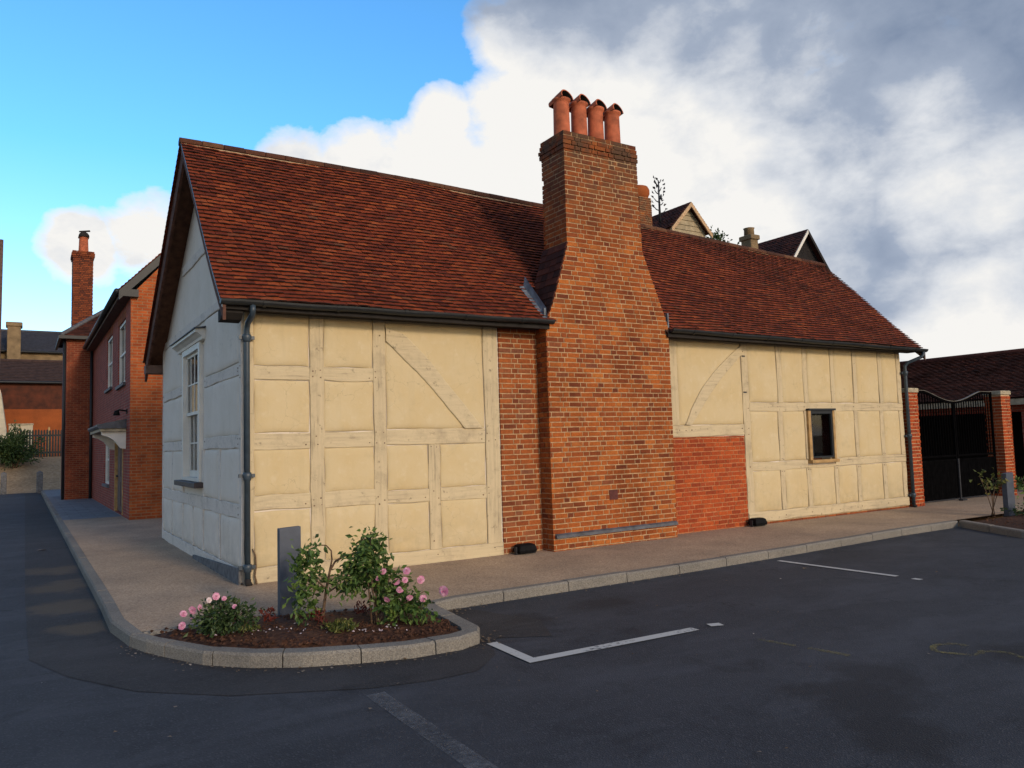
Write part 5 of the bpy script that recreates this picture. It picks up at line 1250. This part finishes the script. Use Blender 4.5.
# ------------------------------------------------------------------ sky, sun
w = bpy.data.worlds.new('World'); scene.world = w; w.use_nodes = True
nt = w.node_tree; nt.nodes.clear()
out = nt.nodes.new('ShaderNodeOutputWorld'); bg = nt.nodes.new('ShaderNodeBackground'); lk(nt, bg.outputs[0], out.inputs[0])
SUN_EL, SUN_AZ = R(19), R(180-7)     # azimuth clockwise from +Y
sky = nt.nodes.new('ShaderNodeTexSky'); sky.sky_type = 'NISHITA'; sky.sun_disc = False
sky.sun_elevation = SUN_EL; sky.sun_rotation = SUN_AZ; sky.air_density = 1.0; sky.dust_density = .6; sky.ozone_density = 2.0
tc = nt.nodes.new('ShaderNodeTexCoord'); D = tc.outputs['Generated']
sx = nt.nodes.new('ShaderNodeSeparateXYZ'); lk(nt, D, sx.inputs[0])
def dome(k):   # clouds on a shallow dome: direction divided by height
    zc = mth(nt, 'ADD', mth(nt, 'MAXIMUM', sx.outputs[2], 0.0), k)
    c = nt.nodes.new('ShaderNodeCombineXYZ'); lk(nt, mth(nt, 'DIVIDE', sx.outputs[0], zc), c.inputs[0]); lk(nt, mth(nt, 'DIVIDE', sx.outputs[1], zc), c.inputs[1]); lk(nt, mth(nt, 'MULTIPLY', sx.outputs[2], 2.0), c.inputs[2]); return c.outputs[0]
mp = nt.nodes.new('ShaderNodeMapping'); mp.inputs['Scale'].default_value = (1, 1, 1.5); lk(nt, D, mp.inputs[0]); P1 = mp.outputs[0]
n_big = noise(nt, P1, 5.5, 10, .56, .15); n_det = noise(nt, P1, 17, 8, .6, .2)
warp = noise(nt, P1, 4.2, 7, .55)
def blob(d, r, soft):
    """0..1 around a compass direction: 1 inside r degrees, fading over soft"""
    v = Vector(d).normalized(); dp = nt.nodes.new('ShaderNodeVectorMath'); dp.operation = 'DOT_PRODUCT'; lk(nt, D, dp.inputs[0]); dp.inputs[1].default_value = v
    m = nt.nodes.new('ShaderNodeMapRange'); m.inputs[1].default_value = math.cos(R(r+soft)); m.inputs[2].default_value = math.cos(R(max(0, r-soft))); lk(nt, dp.outputs['Value'], m.inputs[0]); return m.outputs[0]
def mx(a, *bs):
    for b_ in bs: a = mth(nt, 'MAXIMUM', a, b_)
    return a
CLOUDS = [((.775, .49, .40), 17, 4), ((.62, .64, .45), 10, 4), ((.58, .60, .55), 8, 4), ((.66, .70, .28), 12, 4), ((.86, .48, .18), 16, 5), ((.53, .78, .31), 6.5, 3), ((.45, .84, .30), 5.5, 2.5), ((.37, .88, .28), 5.0, 2.5), ((.28, .92, .27), 3.2, 2.5), ((.275, .905, .325), 2.2, 2.2), ((.335, .885, .325), 2.8, 2.2),
          ((.425, .815, .395), 1.6, 1.6), ((.50, .77, .40), 3.0, 2.5), ((.125, .957, .245), .6, 3.8), ((.05, .97, .225), .1, 3.4), ((.165, .955, .235), 1.2, 3.6), ((.48, .74, .47), 2.2, 2.5)]
cov = mx(*[blob(*c) for c in CLOUDS])
# other clouds all round the sky, out of the picture
other = mth(nt, 'MULTIPLY', ramp(nt, noise(nt, P1, 2.2, 4), [(.5, (0, 0, 0)), (.6, (1, 1, 1))]), mth(nt, 'SUBTRACT', 1.0, blob((.30, .87, .35), 42, 6)))
other = mth(nt, 'MULTIPLY', other, ramp(nt, sx.outputs[0], [(0, (0, 0, 0)), (.3, (1, 1, 1))]))
cov = mx(cov, other)
nn = mth(nt, 'ADD', mth(nt, 'MULTIPLY', n_big, .60), mth(nt, 'MULTIPLY', n_det, .40))
dens = mth(nt, 'ADD', mth(nt, 'SUBTRACT', mth(nt, 'MULTIPLY', cov, 1.35), .2), mth(nt, 'MULTIPLY', mth(nt, 'SUBTRACT', nn, .5), 2.6))
alpha = ramp(nt, dens, [(.30, (0, 0, 0)), (.46, (.5, .5, .5)), (.80, (1, 1, 1))])
GREY = [((.70, .57, .43), 11, 11), ((.82, .42, .40), 15, 12), ((.59, .63, .50), 7, 9), ((.85, .49, .21), 5.5, 4.5), ((.80, .54, .25), 4, 4), ((.92, .36, .19), 6, 5)]
WHITE = [((.70, .64, .30), 7, 6), ((.62, .69, .36), 5, 5), ((.54, .77, .33), 7, 4), ((.86, .45, .26), 3, 3), ((.83, .46, .335), 2.5, 3), ((.88, .45, .12), 4, 3)]
gry = mth(nt, 'SUBTRACT', mx(*[blob(*c) for c in GREY]), mth(nt, 'MULTIPLY', mx(*[blob(*c) for c in WHITE]), .75))
gsh = mth(nt, 'ADD', mth(nt, 'MULTIPLY', gry, 1.0), mth(nt, 'MULTIPLY', mth(nt, 'SUBTRACT', warp, .5), 1.15))
gsh = mth(nt, 'ADD', gsh, mth(nt, 'MULTIPLY', mth(nt, 'SUBTRACT', n_det, .5), .6))
gsh = mth(nt, 'ADD', gsh, mth(nt, 'MULTIPLY', mth(nt, 'SUBTRACT', 1.0, blob((.55, .75, .30), 50, 10)), .30))
gsh = mth(nt, 'ADD', mth(nt, 'MULTIPLY', gsh, .70), mth(nt, 'MULTIPLY', mth(nt, 'SUBTRACT', noise(nt, P1, 9.0, 9, .6, .4), .5), .42))
ccol = ramp(nt, gsh, [(.05, (.97, .955, .925)), (.24, (.74, .77, .82)), (.48, (.38, .445, .565)), (.85, (.215, .28, .405))])
ccol = mixc(nt, 1.0, ccol, (6.4, 6.4, 6.4), 'MULTIPLY')
away = mth(nt, 'SUBTRACT', 1.0, blob((.24, .90, .36), 42, 9))     # 1 outside the clear patch to the north
blue = mixc(nt, 1.0, sky.outputs[0], mixc(nt, away, mixc(nt, ramp(nt, sx.outputs[2], [(.10, (0, 0, 0)), (.34, (1, 1, 1))]), (1.45, 1.62, 1.75), (.80, 1.60, 2.05)), (1.32, 1.22, 1.20)), 'MULTIPLY')
lk(nt, mixc(nt, alpha, blue, ccol), bg.inputs[0]); bg.inputs[1].default_value = .15
sun = bpy.data.lights.new('sun', 'SUN'); sun.energy = 2.05; sun.angle = R(9); sun.color = (1.0, .80, .58)
so = bpy.data.objects.new('sun', sun); COL.objects.link(so)
sd = Vector((math.sin(SUN_AZ)*math.cos(SUN_EL), math.cos(SUN_AZ)*math.cos(SUN_EL), math.sin(SUN_EL)))
so.rotation_euler = (-sd).to_track_quat('-Z', 'Y').to_euler(); so.location = sd*60
scene.view_settings.view_transform = 'Standard'; scene.view_settings.look = 'None'; scene.view_settings.exposure = 0; scene.view_settings.gamma = 1
